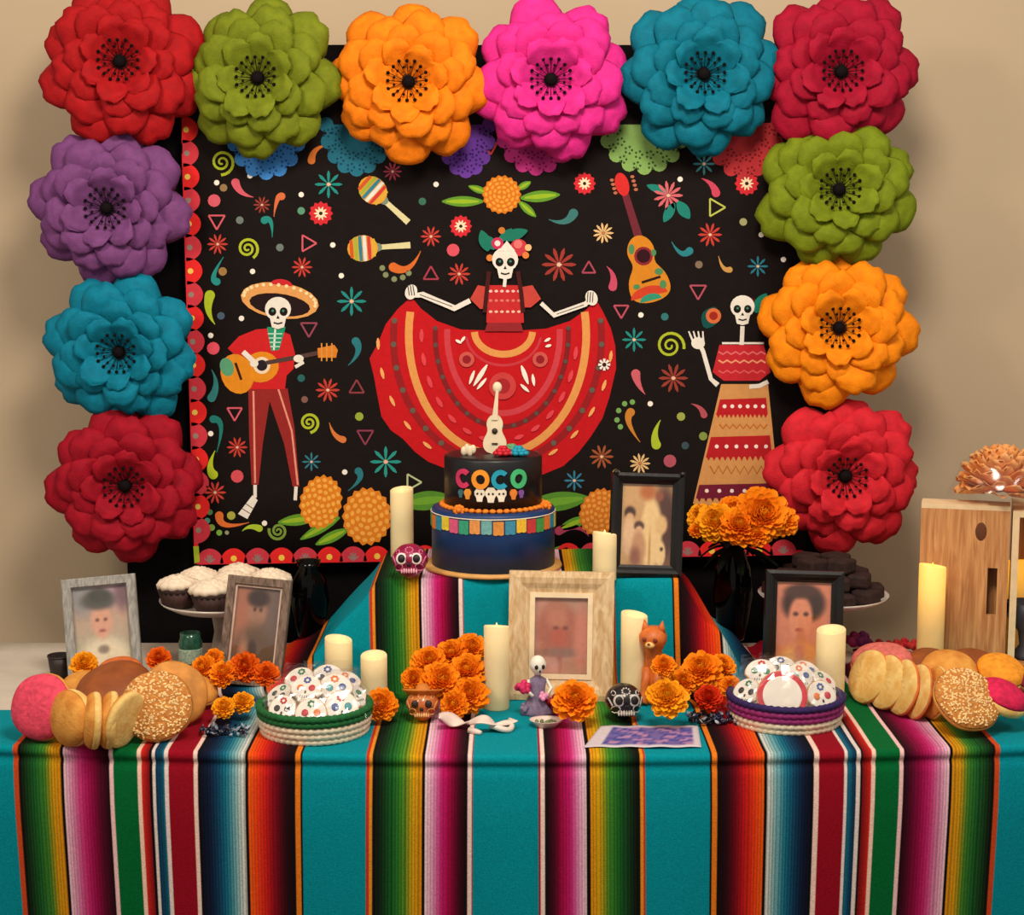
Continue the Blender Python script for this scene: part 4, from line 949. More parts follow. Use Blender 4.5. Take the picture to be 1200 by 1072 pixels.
skull('glossy magenta painted skull on the raised blanket beside the cake', 479, 684, 22, (150, 24, 70), z=ZC + RH, lines=(220, 120, 160), ringcol=(240, 226, 220), sock=(20, 10, 16), teeth=(236, 170, 190))
skull('orange clay skull wearing a sombrero among marigolds', 494, 852, 20, (196, 104, 52), hat=(206, 120, 40), lines=(230, 170, 100), sock=(40, 20, 14), teeth=(240, 190, 130))
skull('black and silver painted skull in front of the cat figurine', 733, 852, 23, (22, 20, 22), lines=(206, 200, 190), ringcol=(190, 186, 178), yaw=0.1, teeth=(206, 200, 190))
# cat figurine
def rings_loft(rings, n=20):
    mb = MB(); vs = []; fs = []
    for (cx, cy, cz, rx, ry) in rings:
        for i in range(n):
            a = 2 * PI * i / n; vs.append((cx + rx * math.cos(a), cy + ry * math.sin(a), cz))
    m = len(rings)
    for j in range(m - 1):
        for i in range(n): fs.append((j * n + i, j * n + (i + 1) % n, (j + 1) * n + (i + 1) % n, (j + 1) * n + i))
    fs += [tuple(range(n - 1, -1, -1)), tuple((m - 1) * n + i for i in range(n))]
    return mb.add(vs, fs)
b = T(767, 826, ZC); k = ppm(b.y); u = 1.0 / k
catf = thing('cat_figurine', 'orange seated cat figurine with a long neck in front of a candle', 'figurine', (b.x, b.y + 0.02, ZC), (0, 0, -0.35))
m_cat = mat('cat_orange', (206, 106, 40), 0.45, 0.2, 60); m_cat2 = mat('cat_marks', (120, 50, 24), 0.5); m_cat3 = mat('cat_cream', (240, 190, 110), 0.5)
c = rings_loft([(0, 6 * u, 0, 17 * u, 20 * u), (0, 6 * u, 3 * u, 19 * u, 22 * u), (0, 6 * u, 14 * u, 18 * u, 20 * u), (0, 4 * u, 28 * u, 15 * u, 16 * u), (0, 1 * u, 42 * u, 12.5 * u, 13 * u), (0, -1 * u, 54 * u, 10.5 * u, 11 * u), (0, -3 * u, 64 * u, 10 * u, 10 * u), (0, -4 * u, 70 * u, 13 * u, 13 * u), (0, -6 * u, 76 * u, 16 * u, 16 * u), (0, -6 * u, 83 * u, 16.5 * u, 15 * u), (0, -5 * u, 89 * u, 13 * u, 12 * u), (0, -4 * u, 93 * u, 6 * u, 6 * u)], 24).build('body', m_cat, catf)
for d in (-1, 1):
    MB().lathe([(6 * u, 0), (3.6 * u, 7 * u), (0.4 * u, 14 * u)], 8, Matrix.Translation((d * 9 * u, -5 * u, 87 * u)) @ Matrix.Rotation(d * 0.16, 4, 'Y')).build('ear', m_cat, catf)
    MB().ball((d * 6.5 * u, -20.5 * u, 80 * u), (3.0 * u, 2 * u, 2.6 * u), 10, 8).build('eye', m_cat2, catf)
    MB().tube([(d * 7 * u, -8 * u, 44 * u), (d * 7 * u, -14 * u, 24 * u), (d * 7 * u, -16 * u, 8 * u), (d * 7 * u, -20 * u, 3 * u)], [5 * u, 5 * u, 4.6 * u, 5 * u], 10).build('front_leg', m_cat, catf)
    MB().ball((d * 15 * u, 8 * u, 10 * u), (8 * u, 14 * u, 11 * u), 14, 10).build('haunch', m_cat, catf)
MB().ball((0, -20 * u, 74 * u), (6 * u, 5 * u, 4.4 * u), 12, 8).build('muzzle', m_cat3, catf)
MB().ball((0, -25 * u, 76 * u), (1.8 * u, 1.2 * u, 1.4 * u), 8, 6).build('nose', m_cat2, catf)
MB().tube([(10 * u, 24 * u, 4 * u), (22 * u, 18 * u, 4 * u), (26 * u, 4 * u, 4 * u), (22 * u, -8 * u, 4 * u), (14 * u, -14 * u, 4 * u)], [4 * u, 4 * u, 3.6 * u, 3 * u, 2 * u], 10).build('tail', m_cat, catf)
# skeleton lady figurine
b = T(630, 838, ZC); k = ppm(b.y); u = 1.0 / k
lad = thing('skeleton_figurine', 'small white-headed skeleton lady figurine in a grey dress holding pink flowers', 'figurine', (b.x, b.y + 0.01, ZC), (0, 0, 0.25))
m_w = mat('figurine_white', (232, 228, 214), 0.45, 0.05); m_gd = mat('figurine_grey', (128, 112, 140), 0.6, 0.25, 120); m_pk = mat('figurine_pink', (206, 40, 96), 0.6, 0.2, 150); m_rd = mat('figurine_red', (150, 16, 36), 0.6, 0.2, 150); m_pp = mat('figurine_palepink', (230, 150, 190), 0.6)
rings_loft([(0, 0, 0, 20 * u, 15 * u), (0, 0, 4 * u, 21 * u, 15 * u), (0, 0, 14 * u, 15 * u, 11 * u), (0, 0, 26 * u, 9 * u, 7 * u), (0, 0, 36 * u, 10 * u, 7 * u), (0, 0, 42 * u, 11 * u, 6 * u), (0, 0, 46 * u, 4 * u, 4 * u), (0, 0, 50 * u, 3.5 * u, 3.5 * u)], 20).build('dress', m_gd, lad)
hd = MB().ball((0, -1 * u, 59 * u), (10 * u, 10 * u, 12 * u), 18, 14, fn=lambda p: Vector((p.x * (1 - 0.3 * max(0, -p.z)), p.y, p.z))).build('skull_head', m_w, lad)
for d in (-1, 1): MB().ball((d * 4 * u, -10 * u, 59 * u), (2.4 * u, 1.6 * u, 2.8 * u), 8, 6).build('eye_socket', m_dark, hd)
MB().ball((0, -11 * u, 54 * u), (1.2 * u, 1 * u, 1.8 * u), 8, 6).build('nose_hole', m_dark, hd)
for d in (-1, 1): MB().tube([(d * 10 * u, 0, 42 * u), (d * 15 * u, -6 * u, 32 * u), (d * 9 * u, -12 * u, 25 * u)], 2.2 * u, 8).build('arm', m_w, lad)
def posy(c, r, m, n, par, name):
    mb = MB(); rnd = random.Random(n)
    for q in range(n):
        a = rnd.uniform(0, 6.28); e = rnd.uniform(-0.6, 1.2); mb.ball(Vector(c) + Vector((math.cos(a) * math.cos(e), math.sin(a) * math.cos(e), math.sin(e))) * r * 0.62, r * 0.42, 8, 6)
    mb.ball(c, r * 0.6, 8, 6); return mb.build(name, m, par)
posy((-19 * u, -4 * u, 34 * u), 10 * u, m_pk, 9, lad, 'flower_posy'); posy((18 * u, -8 * u, 14 * u), 11 * u, m_rd, 9, lad, 'flower_posy'); posy((5 * u, -12 * u, 24 * u), 7 * u, m_pp, 7, lad, 'flower_posy'); posy((-16 * u, -6 * u, 10 * u), 7 * u, m_gd, 7, lad, 'flower_posy')
# white curled ornament and small oval dish
m_ivory = mat('ivory_ceramic', (232, 212, 200), 0.4, 0.08, 30, coat=0.3); m_spec = mat('dish_specks', (120, 130, 90), 0.6)
b = T(558, 856, ZC); k = ppm(b.y); u = 1.0 / k
o = thing('curled_ribbon', 'pinkish white curled ribbon strip lying below the tall candle', 'ribbon', (b.x, b.y, ZC))
P = []
for j in range(41):
    t = j / 40; a = t * 2 * PI * 1.25
    x = (-44 + 88 * t) * u; y = (10 * math.sin(a)) * u; z = (7 + 6 * math.cos(a * 1.4)) * u
    P.append([(x + 5 * u * math.sin(a) * w, y + w * 9 * u * math.cos(a * 0.5), z + 0.002 + w * 4 * u * math.sin(a * 1.2) + 3 * u) for w in (-1, -0.5, 0, 0.5, 1)])
MB().grid(P, 0.0025).build('ribbon_strip', m_ivory, o)
mb = MB(); mb.tube([(30 * u + 12 * u * math.cos(a), 10 * u * math.sin(a), 5 * u + 2 * u * math.sin(2 * a)) for a in [q * 2 * PI / 24 for q in range(24)]], 3.6 * u, 8, closed=True); mb.build('ribbon_loop', m_ivory, o)
mb = MB(); mb.tube([(-8 * u, -9 * u, 3 * u), (0, -14 * u, 3 * u), (6 * u, -19 * u, 3 * u)], [4 * u, 3.6 * u, 2.6 * u], 8); mb.build('ribbon_tail', m_ivory, o)
b = T(640, 853, ZC); k = ppm(b.y); u = 1.0 / k
o = thing('oval_dish', 'tiny oval white dish with speckled filling beside the pink stripe', 'dish', (b.x, b.y + 0.01, ZC))
MB().lathe([(0, 0), (12 * u, 0), (19 * u, 8 * u), (20 * u, 9 * u), (18 * u, 8 * u), (12 * u, 3 * u), (0, 3 * u)], 28, Matrix.Diagonal((1, 0.8, 1, 1))).build('dish_body', m_ivory, o)
mb = MB(); rnd = random.Random(5)
for q in range(14): mb.ball((rnd.uniform(-11, 11) * u, rnd.uniform(-7, 7) * u, 5 * u), 2.4 * u, 8, 6)
mb.build('seeds', m_spec, o)['kind'] = 'stuff'
# printed card lying at the table edge
b0, b1, b2, b3 = T(684, 876, ZC + 0.002), T(822, 876, ZC + 0.002), T(818, 851, ZC + 0.002), T(704, 851, ZC + 0.002)
ctr = (b0 + b1 + b2 + b3) / 4
rnd = random.Random(8)
def cardcol(u_, v_):
    e = min(u_, 1 - u_) * 1.2; c = (206, 196, 204)
    if 0.13 < u_ < 0.95 and 0.12 < v_ < 0.9: 
        s_ = math.sin(u_ * 23 + 3 * math.sin(v_ * 9)) * math.sin(v_ * 13 + u_ * 7); c = (110, 96, 160) if s_ > 0.1 else ((60, 70, 150) if s_ > -0.35 else (176, 130, 170))
    return lin(c)
ni, nj = 40, 16
P = [[b0.lerp(b1, i / ni).lerp(b3.lerp(b2, i / ni), j / nj) - ctr + Vector((0, 0, 0.001 + 0.0015 * math.sin(i * 0.3) ** 2)) for i in range(ni + 1)] for j in range(nj + 1)]
o = MB().grid(P, 0.0008, [[cardcol(i / ni, j / nj) for i in range(ni + 1)] for j in range(nj + 1)]).build('printed_card', m_photo, None, loc=ctr)
tag(o, 'purple and blue printed paper card lying flat at the table edge', 'card')

# ================================================================== marigolds
m_mari = vmat('marigold_petals', 0.7, 0.12, 200, 0.0, 300, 0.2); m_leaf = mat('calyx_green', (50, 76, 30), 0.7)
def marigold_mesh(seed, c_in, c_out, n=110):
    rnd = random.Random(seed); mb = MB(); ga = PI * (3 - math.sqrt(5))
    for i in range(n):
        t = (i + 0.5) / n; el = PI / 2 - t * (PI / 2 + 0.42); az = i * ga + rnd.uniform(-0.2, 0.2)   # from the crown down to below the middle
        L = 0.62 + 0.40 * t + rnd.uniform(-0.08, 0.08); wv = 0.13 + 0.07 * t
        d = Vector((math.cos(el) * math.cos(az), math.cos(el) * math.sin(az), math.sin(el) * 0.72 + 0.08)); s_ = Vector((-math.sin(az), math.cos(az), 0)); up = d.cross(s_)
        tint = rnd.uniform(-0.12, 0.12)
        P = []; C = []
        for j, (q, ww, lift) in enumerate(((0.25, 0.5, 0.0), (0.6, 0.9, 0.05), (0.88, 1.0, 0.03), (1.0, 0.55, -0.05))):
            mid = d * (L * q) + up * lift * -0.6
            P.append([mid - s_ * wv * ww + up * 0.05, mid + up * -0.02 + d * (0.03 if j == 3 else 0), mid + s_ * wv * ww + up * 0.05])
            f = min(1, max(0, 0.15 + 0.85 * q + tint)); cc = [c_in[k] + (c_out[k] - c_in[k]) * f for k in range(3)]; C.append([lin(cc)] * 3)
        mb.grid(P, 0.0, C)
    return mb.mesh('petals')
MG = [marigold_mesh(s, (226, 92, 4), (255, 156, 18)) for s in (1, 2, 3)]
MO = [marigold_mesh(s, (196, 60, 6), (244, 112, 14)) for s in (4, 5)]
MY = [marigold_mesh(s, (220, 120, 4), (255, 178, 24)) for s in (6, 7)]
MR = [marigold_mesh(8, (150, 20, 6), (226, 56, 14))]
CAL = MB().lathe([(0, -0.62), (0.10, -0.60), (0.16, -0.35), (0.30, -0.10), (0.34, 0.12), (0.0, 0.2)], 12).mesh('calyx')
_mi = [0]
def marigold(px, py, rpx, Y, label, group, meshes, tilt=0.9, yaw=0.0, drop=True):
    c = W(px, py, Y); r = rpx / ppm(Y, c.z) * 1.02
    g_ = surf(c.x, Y)
    if drop and c.z < g_ + r * 0.62: c.z = g_ + r * 0.62
    _mi[0] += 1
    root = thing('marigold', label, 'marigold', c, (tilt, 0, yaw), group); root.scale = (r, r, r)
    inst('petals', meshes[_mi[0] % len(meshes)], m_mari, root, (0, 0, 0), (0, 0, _mi[0] * 1.3)); inst('calyx', CAL, m_leaf, root)
    return root
L1 = 'orange marigold bloom in the heap between sombrero skull and tall candle'
for a in ((503, 777, 23, 3.36), (530, 768, 23, 3.39), (553, 760, 19, 3.40), (548, 788, 25, 3.32), (517, 799, 25, 3.28), (551, 814, 23, 3.25), (532, 826, 18, 3.21), (485, 796, 16, 3.33)): marigold(*a, L1, 'marigold heap beside the tall candle', MG, random.uniform(0.7, 1.1), random.uniform(-0.5, 0.5))
marigold(447, 826, 21, 3.21, 'single orange marigold bloom next to the rounded short candle', 'loose marigolds', MG)
marigold(674, 821, 27, 3.19, 'large orange marigold bloom lying before the cream frame', 'loose marigolds', MG, 0.75)
L2 = 'orange marigold bloom heaped behind the blue tinsel near cat figurine'
for a in ((822, 786, 26, 3.32), (846, 782, 17, 3.36), (800, 800, 18, 3.30), (856, 805, 14, 3.28)): marigold(*a, L2, 'marigold heap beside the purple basket', MG, random.uniform(0.7, 1.1), random.uniform(-0.5, 0.5))
marigold(782, 818, 25, 3.17, 'yellow-orange marigold bloom beside the black and silver skull', 'loose marigolds', MY, 0.8)
marigold(778, 780, 15, 3.27, 'small orange marigold bloom tucked against the cat figurine', 'loose marigolds', MG, 0.8)
marigold(830, 818, 17, 3.22, 'red-orange marigold bloom above the blue tinsel', 'loose marigolds', MR, 0.8)
L3 = 'orange marigold bloom in the row below the brown frame'
for a in ((238, 784, 17, 3.36), (262, 790, 18, 3.33), (287, 782, 19, 3.34), (312, 790, 16, 3.33), (250, 772, 13, 3.40)): marigold(*a, L3, 'marigold row below the brown frame', MO + MG, random.uniform(0.7, 1.1), random.uniform(-0.5, 0.5))
marigold(186, 772, 15, 3.40, 'red-orange marigold bloom between the two small frames', 'loose marigolds', MO, 0.8)
marigold(262, 829, 14, 3.20, 'small yellow marigold bloom beside the green-rimmed basket', 'small yellow marigolds', MY, 0.8); marigold(284, 823, 14, 3.23, 'small yellow marigold bloom beside the green-rimmed basket', 'small yellow marigolds', MY, 0.8)
marigold(98, 779, 17, 3.37, 'yellow marigold bloom at the foot of the grey frame', 'loose marigolds', MY, 0.8)
# glossy black vases with marigolds
m_vase = mat('black_glass', (4, 3, 4), 0.10, 0.2, spec=0.2)
m_dleaf = mat('dark_leaf', (16, 20, 13), 0.85, 0.3, spec=0.1)
def vase(label, px, Y, pyt, rpx):
    c = W(px, 700, Y); k = ppm(Y); r = rpx / k; h = W(px, pyt, Y).z - ZC
    o = thing('black_vase', label, 'vase', (c.x, Y, ZC + (bump(c.x, Y)) * 1.0))
    MB().lathe([(0, 0), (r * 0.55, 0), (r * 0.6, 0.006), (r * 0.8, h * 0.2), (r, h * 0.48), (r * 0.85, h * 0.75), (r * 0.5, h * 0.92), (r * 0.62, h), (r * 0.55, h - 0.002), (r * 0.42, h * 0.9), (0, h * 0.88)], 36).build('vase_body', m_vase, o)
    return o, h
vR, hR = vase('glossy black vase holding the tall marigold bunch', 859, 3.78, 648, 24)
mb = MB(); rnd = random.Random(3)
for q in range(9):
    a = q * 2.4; L_ = rnd.uniform(0.06, 0.11); w_ = 0.014; d = Vector((math.cos(a), math.sin(a) * 0.7 - 0.2, rnd.uniform(0.0, 0.35))).normalized(); s_ = Vector((-d.y, d.x, 0)).normalized()
    c = Vector((0, 0, hR - 0.012)); P = [[c + d * (L_ * t) - s_ * w_ * math.sin(PI * (0.08 + 0.9 * t)), c + d * (L_ * t) + Vector((0, 0, 0.004)), c + d * (L_ * t) + s_ * w_ * math.sin(PI * (0.08 + 0.9 * t))] for t in (0, 0.25, 0.5, 0.75, 1)]
    P = [[p_ + Vector((0, 0, -0.05 * t * t)) for p_ in row] for t, row in zip((0, 0.25, 0.5, 0.75, 1), P)]
    MB().grid(P, 0.0008).build('leaf', m_dleaf, vR)
L4 = 'golden marigold bloom in the bunch above the black vase'
for a in ((893, 604, 34, 3.70), (866, 618, 26, 3.68), (918, 610, 20, 3.71), (838, 612, 24, 3.70), (820, 606, 16, 3.73), (860, 600, 20, 3.74), (885, 626, 18, 3.67), (816, 622, 10, 3.70)): marigold(*a, L4, 'marigolds in the black vase', MY + MG, random.uniform(0.7, 1.2), random.uniform(-0.5, 0.5), drop=False)
vase('empty glossy black vase behind the raised blanket next to the brown frame', 362, 3.79, 672, 24)

# ================================================================== dessert stands
m_cer = mat('white_ceramic', (226, 216, 204), 0.25, 0.04, coat=0.3); m_choc = mat('chocolate_crumb', (44, 24, 20), 0.8, 0.35, 90, 0.6, 150); m_cream = mat('buttercream', (240, 222, 196), 0.55, 0.06, 60, 0.2, 80); m_case = mat('cupcake_case', (60, 34, 30), 0.7, 0.2)
def stand(label, px, Y, py_rim, rpx):
    c = W(px, py_rim, Y - rpx / ppm(Y)); h = c.z - ZC; k = ppm(Y); r = rpx / k
    o = thing('cake_stand', label, 'cake stand', (W(px, py_rim, Y).x, Y, ZC))
    MB().lathe([(0, h - 0.004), (r * 0.8, h - 0.004), (r * 0.97, h + 0.006), (r, h + 0.009), (r * 0.97, h + 0.003), (r * 0.8, h - 0.010), (r * 0.2, h - 0.014), (0, h - 0.014)], 48).build('plate', m_cer, o)
    MB().lathe([(0, 0), (r * 0.5, 0), (r * 0.5, 0.006), (r * 0.22, 0.016), (r * 0.15, h * 0.5), (r * 0.2, h - 0.014), (0, h - 0.013)], 32).build('pedestal', mat('pedestal_ceramic', (176, 160, 146), 0.35), o)
    return (o.location.x, Y, ZC + h - 0.003), r
(c0, r0) = stand('white pedestal plate carrying frosted cupcakes', 262, 3.70, 722, 74)
case = MB(); 
case.lathe([(0, 0), (0.023, 0), (0.031, 0.034), (0.0, 0.035)], 40, fn=lambda r, z, a: (r * (1 + 0.03 * math.cos(20 * a)), z)); CASE = case.mesh('cupcake_case')
fro = MB(); pts = []
for i in range(121):
    t = i / 120; a = t * 2 * PI * 3.2; rr = 0.024 * (1 - t) ** 0.75 + 0.001; pts.append((rr * math.cos(a), rr * math.sin(a), 0.042 + 0.020 * t))
fro.tube(pts, [0.0125 * (1 + 0.16 * math.sin(i * 1.9)) * (1 - 0.45 * i / 120) for i in range(121)], 8); fro.lathe([(0, 0.03), (0.030, 0.034), (0.026, 0.044), (0, 0.062)], 24); FROST = fro.mesh('frosting')
CRUMB = MB().lathe([(0.030, 0.030), (0.033, 0.036), (0.028, 0.042), (0, 0.044)], 24).mesh('cake_crumb')
for i, (dx, dy) in enumerate(((-0.092, -0.035), (-0.012, -0.082), (0.072, -0.052), (-0.062, 0.05), (0.018, 0.005), (0.098, 0.035), (0.02, 0.09))):
    cc = thing('cupcake', 'chocolate cupcake topped with cream frosting on the pedestal plate', 'cupcake', (c0[0] + dx, c0[1] + dy, c0[2] + 0.003), (0, 0, i * 1.1), 'cupcakes on the pedestal plate'); cc.scale = (1.36, 1.36, 1.02)
    inst('cupcake_case', CASE, m_case, cc); inst('cake_crumb', CRUMB, m_choc, cc); inst('frosting', FROST, m_cream, cc)
(c1, r1) = stand('white pedestal plate stacked with dark brownies', 964, 3.71, 716, 76)
brn = MB(); brn.box((0, 0, 0.015), (0.052, 0.05, 0.03)); BR = bpy.data.objects.new('brownie_base', brn.mesh('brownie', False))
rnd = random.Random(12); pos = []
for lay_ in range(3):
    R_ = (0.105, 0.078, 0.045)[lay_]; n_ = (9, 7, 4)[lay_]
    for q in range(n_): pos.append((R_ * math.cos(2 * PI * q / n_ + lay_ * 0.4), R_ * math.sin(2 * PI * q / n_ + lay_ * 0.4), lay_ * 0.031, 2 * PI * q / n_ + lay_ * 0.4))
for i, (dx, dy, dz, an) in enumerate(pos):
    o = inst('brownie', BR.data, m_choc, None, (c1[0] + dx, c1[1] + dy, c1[2] + 0.002 + dz), (0, 0, an + rnd.uniform(-0.2, 0.2)))
    bevel(o, 0.006, 2); tag(o, 'dark chocolate brownie square in the ' + ('bottom ring on the pedestal plate' if dz < 0.01 else 'middle layer of the plate stack' if dz < 0.05 else 'topmost layer of the plate stack'), 'brownie', 'brownies on the pedestal plate, ' + ('bottom' if dz < 0.01 else 'middle' if dz < 0.05 else 'top') + ' layer')
bpy.data.objects.remove(BR)
# small things at the back left
b = T(223, 786, ZC); k = ppm(b.y); u = 1 / k
o = thing('green_jar', 'small green glass jar beside the brown frame', 'jar', (b.x, b.y + 0.01, ZC)); mj = mat('green_glass', (40, 84, 66), 0.15, 0.35, 90, coat=0.3)
MB().lathe([(0, 0), (13 * u, 0), (14 * u, 3 * u), (14 * u, 34 * u), (12 * u, 39 * u), (12 * u, 45 * u), (11 * u, 45 * u), (11 * u, 38 * u), (0, 36 * u)], 24).build('jar_body', mj, o)
MB().lathe([(14.2 * u, 10 * u), (14.4 * u, 11 * u), (14.4 * u, 26 * u), (14.2 * u, 27 * u)], 24).build('jar_label', mat('jar_label', (150, 170, 150), 0.6, 0.3, 200), o)
b = T(68, 796, ZC); o = thing('dark_cup', 'small dark brown cup behind the pink bun', 'cup', (b.x, b.y + 0.02, ZC)); k = ppm(b.y); u = 1 / k
MB().lathe([(0, 0), (11 * u, 0), (14 * u, 26 * u), (13 * u, 26 * u), (10 * u, 3 * u), (0, 3 * u)], 24).build('cup_body', mat('dark_clay', (44, 34, 32), 0.5), o)
MB().lathe([(13.2 * u, 24 * u), (14.6 * u, 25 * u), (14.4 * u, 27 * u), (13 * u, 26.5 * u)], 24, closed=True).build('cup_rim', bpy.data.materials['dark_clay'], o)

# ================================================================== bread
m_pinksug = mat('pink_sugar_crust', (226, 70, 96), 0.85, 0.2, 90, 0.7, 160); m_yelsug = mat('golden_crust', (226, 160, 70), 0.8, 0.2, 38, 0.8, 140, col2=(200, 124, 44)); m_pale = mat('pale_crumb', (238, 206, 130), 0.85, 0.14, 40, 0.6, 160, col2=(220, 170, 86))
m_brown = mat('baked_brown_crust', (146, 76, 32), 0.6, 0.2, 30, 0.25, 120); m_gold = mat('sesame_crust', (206, 138, 62), 0.7, 0.2, 40, 0.4, 130); m_orsug = mat('orange_sugar_crust', (238, 150, 36), 0.85, 0.2, 90, 0.6, 160); m_seed = mat('sesame_seed', (240, 204, 140), 0.5, 0.15)
m_sesame = mat('sesame_crumb_crust', (214, 144, 64), 0.8, 0.3, 160, 1.0, 260, col2=(176, 104, 44)); m_hot = mat('magenta_sugar_crust', (206, 20, 76), 0.8, 0.25, 90, 0.6, 160); m_rust = mat('rust_crust', (214, 110, 50), 0.7, 0.2, 60, 0.4, 140)
def bun_shell(R, h, kind, seed):
    rnd = random.Random(seed)
    def fn(r, z, a):
        q = r / R; zz = z
        if kind == 'concha' and z > 0.12 * h:            # shell ridges cut in the sugar crust
            s_ = math.sin(6 * (a + 1.4 * q)); g = max(0, 1 - abs(s_) / 0.22); zz = z - 0.0035 * g * sm(0.1, 0.4, q)
        r2 = r * (1 + 0.02 * math.sin(2 * a + seed) + 0.012 * math.sin(5 * a + seed * 2)); return r2, zz
    crust = [(R * math.sin(t), h * (0.30 + 0.70 * math.cos(t) ** 0.8)) for t in [i / 11 * PI / 2 * 0.93 for i in range(12)]]
    base = [crust[-1], (R * 1.01, h * 0.22), (R * 0.97, h * 0.08), (R * 0.86, 0.0), (0.0, 0.001)]
    return MB().lathe(crust[::-1], 48, fn=fn), MB().lathe(base[::-1], 48, fn=fn)
def bun(label, px, py, Y, rpx, hfrac, axis, m_top, m_base, kind='plain', seed=1, group=None, cat='bread', sy=1.0, lift=True, name='sweet_bun'):
    if Y is None: Y = T(px, py + rpx * 0.97, ZC).y
    c = W(px, py, Y); R = rpx / ppm(Y, c.z); h = R * hfrac * 2
    ax = Vector(axis).normalized()
    q = ax.to_track_quat('Z', 'Y')
    M = q.to_matrix().to_4x4()
    low = -math.sqrt(max(0, 1 - ax.z ** 2)) * R * sy * 0.98 + min(0, -ax.z * 0)
    ctr = c - ax * h * 0.5
    if lift:
        need = ZC + 0.001 - low + 0.0
        lowest = ctr.z + low + min(0, ax.z * h * 0.3)
        if lowest < ZC + 0.001: ctr.z += ZC + 0.001 - lowest
    o = thing(name, label, cat, ctr, q.to_euler(), group)
    t_, b_ = bun_shell(R, h, kind, seed)
    S = Matrix.Diagonal((1, sy, 1, 1)); t_.xf(S); b_.xf(S)
    t_.build('crust', m_top, o); b_.build('base', m_base, o)
    if kind == 'sesame':
        rnd = random.Random(seed); mb = MB()
        for i in range(420):
            t = math.sqrt(rnd.random()) * 0.95; a = rnd.uniform(0, 6.28); tt = math.asin(min(1, t)); z = h * (0.30 + 0.70 * math.cos(tt) ** 0.8)
            mb.ball((R * t * math.cos(a), sy * R * t * math.sin(a), z), (0.0032, 0.0020, 0.0014), 6, 4, Matrix.Rotation(rnd.uniform(0, 6), 4, 'Z'))
        mb.build('sesame_seeds', m_seed, o)['kind'] = 'stuff'
    return o
GL, GR = 'bread heaped by the grey frame', 'bread heaped by the wooden crate'
bun('pink sugar-crusted round bun standing on edge near the grey frame', 47, 830, None, 40, 0.34, (-0.35, -1, 0.30), m_pinksug, m_yelsug, 'concha', 1, GL)
bun('wide golden bun on edge leaning against the pink bun', 80, 843, None, 34, 0.40, (-0.75, -0.9, 0.15), m_yelsug, m_pale, 'plain', 2, GL)
L5 = 'golden bun standing on edge in the row beside the sesame bun'
bun(L5, 106, 845, None, 33, 0.32, (-1, -0.32, 0.10), m_yelsug, m_pale, 'plain', 3, GL); bun(L5, 125, 844, None, 33, 0.32, (-1, -0.25, 0.14), m_yelsug, m_pale, 'plain', 4, GL)
bun('pale-sided bun leaning on its flank against the sesame bun', 143, 843, None, 34, 0.26, (-1, 0.45, 0.28), m_yelsug, m_pale, 'plain', 5, GL)
bun('smooth dark brown domed loaf behind the golden buns', 132, 805, 3.24, 46, 0.42, (-0.15, -0.45, 1), m_brown, m_gold, 'plain', 6, GL, lift=False)
bun('rust orange bun between the brown loaf and grey frame', 140, 786, 3.34, 28, 0.45, (0, -0.3, 1), m_rust, m_gold, 'plain', 7, GL, lift=False)
bun('round sesame bun facing out, by the dark red stripe', 183, 827, None, 42, 0.22, (0.10, -1, 0.42), m_sesame, m_gold, 'sesame', 8, GL)
bun('plain tan bun stacked behind the sesame bun', 205, 820, 3.19, 39, 0.24, (0.35, -1, 0.40), m_gold, m_gold, 'plain', 9, GL)
bun('small light bun behind the plain tan bun', 236, 808, 3.31, 20, 0.35, (0.3, -0.6, 0.8), m_yelsug, m_pale, 'plain', 10, GL)
bun('bright pinkish red bun between tan buns and green jar', 216, 790, 3.35, 17, 0.50, (0.1, -0.3, 1), mat('strawberry_crust', (226, 40, 76), 0.8, 0.2, 90, 0.5, 160), m_yelsug, 'plain', 11, GL, lift=False)
bun('pale yellow bun under the yellow marigold', 92, 800, 3.30, 22, 0.40, (-0.2, -0.4, 1), m_yelsug, m_pale, 'plain', 12, GL)
# other side
fan = ((1016, 792, 33, (-0.95, -0.42, 0.40), 'cream-topped shell bun opening the fan against the navy-banded basket'), (1038, 799, 33, (-0.96, -0.36, 0.36), 'cream-topped shell bun second in the fan from the navy-banded basket'), (1056, 805, 33, (-0.98, -0.28, 0.30), 'cream-topped shell bun third in the fan from the navy-banded basket'), (1074, 810, 32, (-0.98, -0.22, 0.26), 'cream-topped shell bun closing the fan next to a golden bun'))
for i, (x, y, r, ax, lab) in enumerate(fan): bun(lab, x, y, None, r, 0.16, ax, m_pale, m_rust, 'concha', 20 + i, GR)
bun('golden bun on edge between the shell-bun fan and sesame bun', 1092, 812, None, 31, 0.24, (-0.98, -0.26, 0.24), m_yelsug, m_pale, 'plain', 25, GR)
bun('dusty pink sugar bun lying behind the fanned shell buns', 1034, 772, 3.43, 36, 0.38, (-0.1, -0.25, 1), mat('dusty_pink_crust', (214, 110, 100), 0.85, 0.2, 90, 0.6, 160), m_yelsug, 'concha', 26, GR, lift=False)
bun('plump golden loaf rising behind the tilted sesame bun', 1112, 788, 3.29, 34, 0.36, (-0.15, -0.7, 0.8), m_yelsug, m_gold, 'plain', 27, GR, lift=False)
bun('oval sesame bun tilted toward the edge near the crate', 1134, 818, 3.14, 40, 0.24, (0.22, -0.85, 0.75), m_sesame, m_gold, 'sesame', 28, GR, lift=False)
bun('magenta-sugared bun with pale sides beside the tilted sesame bun', 1176, 814, 3.17, 30, 0.50, (0.35, -0.25, 0.9), m_hot, m_pale, 'plain', 29, GR)
